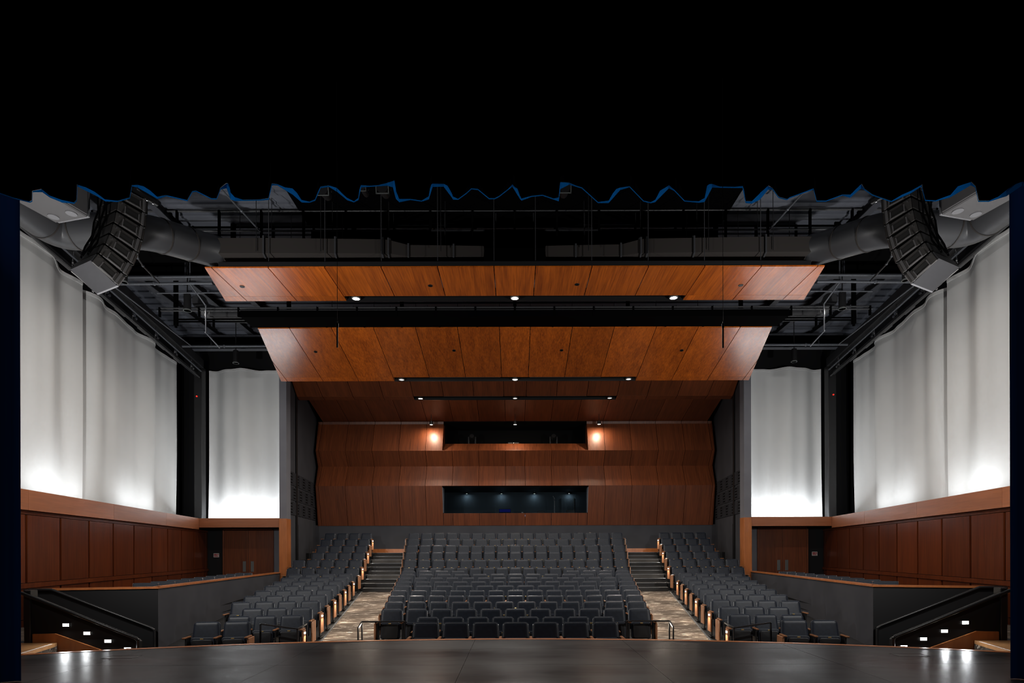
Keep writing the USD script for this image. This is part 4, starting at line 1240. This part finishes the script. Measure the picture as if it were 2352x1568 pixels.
# loudspeakers
def tf(m, M):
    m = m.copy(); m.apply_transform(M); return m
def frame_matrix(o, yaw, pitch):
    R = trimesh.transformations.rotation_matrix(math.radians(yaw), [0, 0, 1]) @ trimesh.transformations.rotation_matrix(math.radians(pitch), [1, 0, 0])
    R[:3, 3] = o
    return R
for s in (-1, 1):
    # flown subwoofers: wide cabinet whose underside shows
    t = thing('subwoofer', f'big grey flown subwoofer cabinet beside the {SIDE[s]} line array', 'loudspeaker')
    M = frame_matrix((-7.90, 9.68, 8.03), -14, 0)
    def put(name, m, mt, par=t, **k): return obj(name, mir(tf(m, M), s), mt, par, **k)
    put('cabinet', cbox(-.36, .36, -.62, .45, 0, .55, .02), 'speaker_grey')
    put('grille', cbox(-.35, .35, .45, .50, .02, .53, .01), 'grille_light')
    for x in (-.2, .2):
        put('foot', moved(lathe([(.085, -.012), (.085, .0), (.06, 0), (.06, -.010)], 20), x, .28, 0), 'grille_light')
    put('side_plate', cbox(.36, .385, -.55, .42, .03, .52, .006), 'speaker_grey')
    put('handle', cbox(.38, .392, -.10, .12, .28, .36, .004), 'handle_black')
    t2 = thing('subwoofer', f'upper grey subwoofer cabinet stacked on the {SIDE[s]} flown one', 'loudspeaker')
    obj('cabinet', mir(tf(cbox(-.36, .36, -.62, .45, .57, 1.1, .02), M), s), 'speaker_grey', t2)
    obj('grille', mir(tf(cbox(-.35, .35, .45, .50, .59, 1.08, .01), M), s), 'grille_light', t2)
    obj('handle', mir(tf(cbox(.355, .372, -.10, .12, .8, .88, .004), M), s), 'handle_black', t2)
    # line array of seven boxes hung in a J
    n = 7
    pos = np.array([-7.10, 10.42, 8.47]); yaw = -28
    pitch = 2.0
    rears = []
    for k in range(n):
        rears.append(pos - np.array([.47, .88, 0]) * .31 + [0, 0, .02])
        M = frame_matrix(pos, yaw, -pitch)
        t = thing('line_array_box', f'{["top", "second", "third", "fourth", "fifth", "sixth", "bottom"][k]} dark cabinet of the {SIDE[s]} hanging line array', 'loudspeaker', group=None)
        def put(name, m, mt, **kk): return obj(name, mir(tf(m, M), s), mt, t, **kk)
        # wedge: deeper grille at the front (+y)
        body = prism([(-.33, .22, -.115), (-.33, -.26, -.085), (-.33, -.26, .085), (-.33, .22, .115)], (.66, 0, 0))
        put('cabinet', body, 'speaker_under' if k == n - 1 else 'speaker_dark')
        put('grille', cbox(-.335, .335, .22, .25, -.117, .117, .006), 'grille_light' if k == n - 1 else 'speaker_dark')
        for sx in (-1, 1):
            pl_ = put('side_plate', cbox(sx * .33, sx * .352, -.24, .23, -.10, .10, .006), 'plate_dark')
            obj('handle', mir(tf(cbox(sx * .351, sx * .356, -.12, .10, -.05, .03, .003), M), s), 'handle_black', pl_)
            for hx in ((-.135, -.115, -.075, .05), (.095, .115, -.075, .05), (-.135, .115, -.09, -.07)):
                obj('handle_rim', mir(tf(cbox(sx * .352, sx * .362, *hx, .004), M), s), 'speaker_grey', pl_)
            obj('link_bar', mir(tf(cbox(sx * .352, sx * .368, .15, .19, -.118, .118, .004), M), s), 'speaker_grey', pl_)
            obj('link_pin', mir(tf(moved(lathe([(.012, 0), (.012, .02)], 8), sx * .36, -.19, .06, ry=90 * sx), M), s), 'chrome', pl_)
        step = .250
        pitch_next = pitch + 3.4 + .4 * k
        a = math.radians(pitch_next)
        f = np.array([-math.sin(math.radians(yaw)), math.cos(math.radians(yaw)), 0])
        pos = pos + np.array([0, 0, -step * math.cos(a)]) - f * step * math.sin(a)
        pitch = pitch_next
    t = thing('array_frame', f'black rigging frame with steel bolts above the {SIDE[s]} line array', 'rigging frame')
    M = frame_matrix((-7.10, 10.42, 8.63), yaw, -2)
    for sx in (-.3, .3):
        obj('bar', mir(tf(cbox(sx - .03, sx + .03, -.35, .45, 0, .07, .006), M), s), 'black_metal', t)
        for q in range(7):
            obj('bolt', mir(tf(moved(lathe([(.014, 0), (.014, .012)], 8), sx, -.3 + .11 * q, -.012), M), s), 'chrome', t)
    obj('cross_bar', mir(tf(cbox(-.33, .33, .0, .06, .07, .13, .006), M), s), 'black_metal', t)
    obj('chain', mir(tube([(-7.10, 10.42, 8.75), (-7.10, 10.42, CEIL)], .012, 6), s), 'track_steel', t)
    t = thing('speaker_cable', f'black cable looms hanging behind the {SIDE[s]} line array', 'cable')
    for q in range(4):
        side = np.array([-.88, .47, 0]) * (-.18 + .11 * q)
        pts = [rears[0] + side * .6 + [.0, .0, .25]] + [r + side + np.array([-.47, -.88, 0]) * .03 * ((k2 + q) % 2) for k2, r in enumerate(rears[:-1])]
        obj('cable', mir(tube(pts, .015, 6), s), 'bridge_black', t)

# batten for the lanterns
t = thing('lighting_batten', 'black pipe batten hung above the front air ducts', 'lighting pipe')
obj('pipe', tube([(-4.2, 11.4, 9.74), (2.2, 11.4, 9.74)], .024, 10), 'black_metal', t)
for x in (-4, -2, 0, 2):
    obj('hanger_rod', tube([(x, 11.4, 9.74), (x, 11.4, 10.27)], .008, 6), 'black_metal', t)
# spot lanterns clamped to the front bridge, glimpsed under the border
for px, py, nm in ((748, 440, 'first'), (884, 436, 'second'), (1298, 436, 'third'), (838, 436, 'small')):
    p = P(px, py, 11.4)
    t = thing('stage_lantern', f'black spot lantern on the front bridge under the border, {nm} from the left' if nm != 'small' else 'small black lantern on the front bridge beside the second one', 'spotlight', tuple(p))
    sc = .8 if nm != 'small' else .5
    obj('barrel', moved(lathe([(.10 * sc, -.2), (.12 * sc, -.05), (.12 * sc, .12), (.14 * sc, .14), (.14 * sc, .16)], 18), rx=100), 'black_metal', t, smooth=40)
    obj('gel_frame', moved(cat([box(-.15 * sc, .15 * sc, -.16 * sc, -.14 * sc, .15, .165), box(-.15 * sc, .15 * sc, .14 * sc, .16 * sc, .15, .165), box(-.16 * sc, -.14 * sc, -.16 * sc, .16 * sc, .15, .165), box(.14 * sc, .16 * sc, -.16 * sc, .16 * sc, .15, .165)]), rx=100), 'plate_steel', t)
    obj('yoke', tube([(-.17 * sc, 0, 0), (-.17 * sc, 0, .22), (.17 * sc, 0, .22), (.17 * sc, 0, 0)], .012, 6), 'black_metal', t)
    obj('clamp', cbox(-.03, .03, -.03, .03, .22, .42, .006), 'chrome', t)

# hanging microphones over the stage
for px, py, nm in ((776, 797, 'left'), (1662, 800, 'right')):
    p = P(px, py, 5.4)
    t = thing('hanging_microphone', f'slim black choir microphone hanging on a thin cable, {nm} one', 'microphone', tuple(p))
    obj('body', lathe([(.006, 0), (.008, .003), (.008, .21), (.004, .25)], 12), 'black_metal', t, smooth=40)
    obj('clip', cbox(-.012, .012, -.006, .006, .19, .23, .003), 'dark_steel', t)
    obj('cable', tube([(0, 0, .24), (0, 0, 9.5)], .0022, 6), 'black_metal', t)
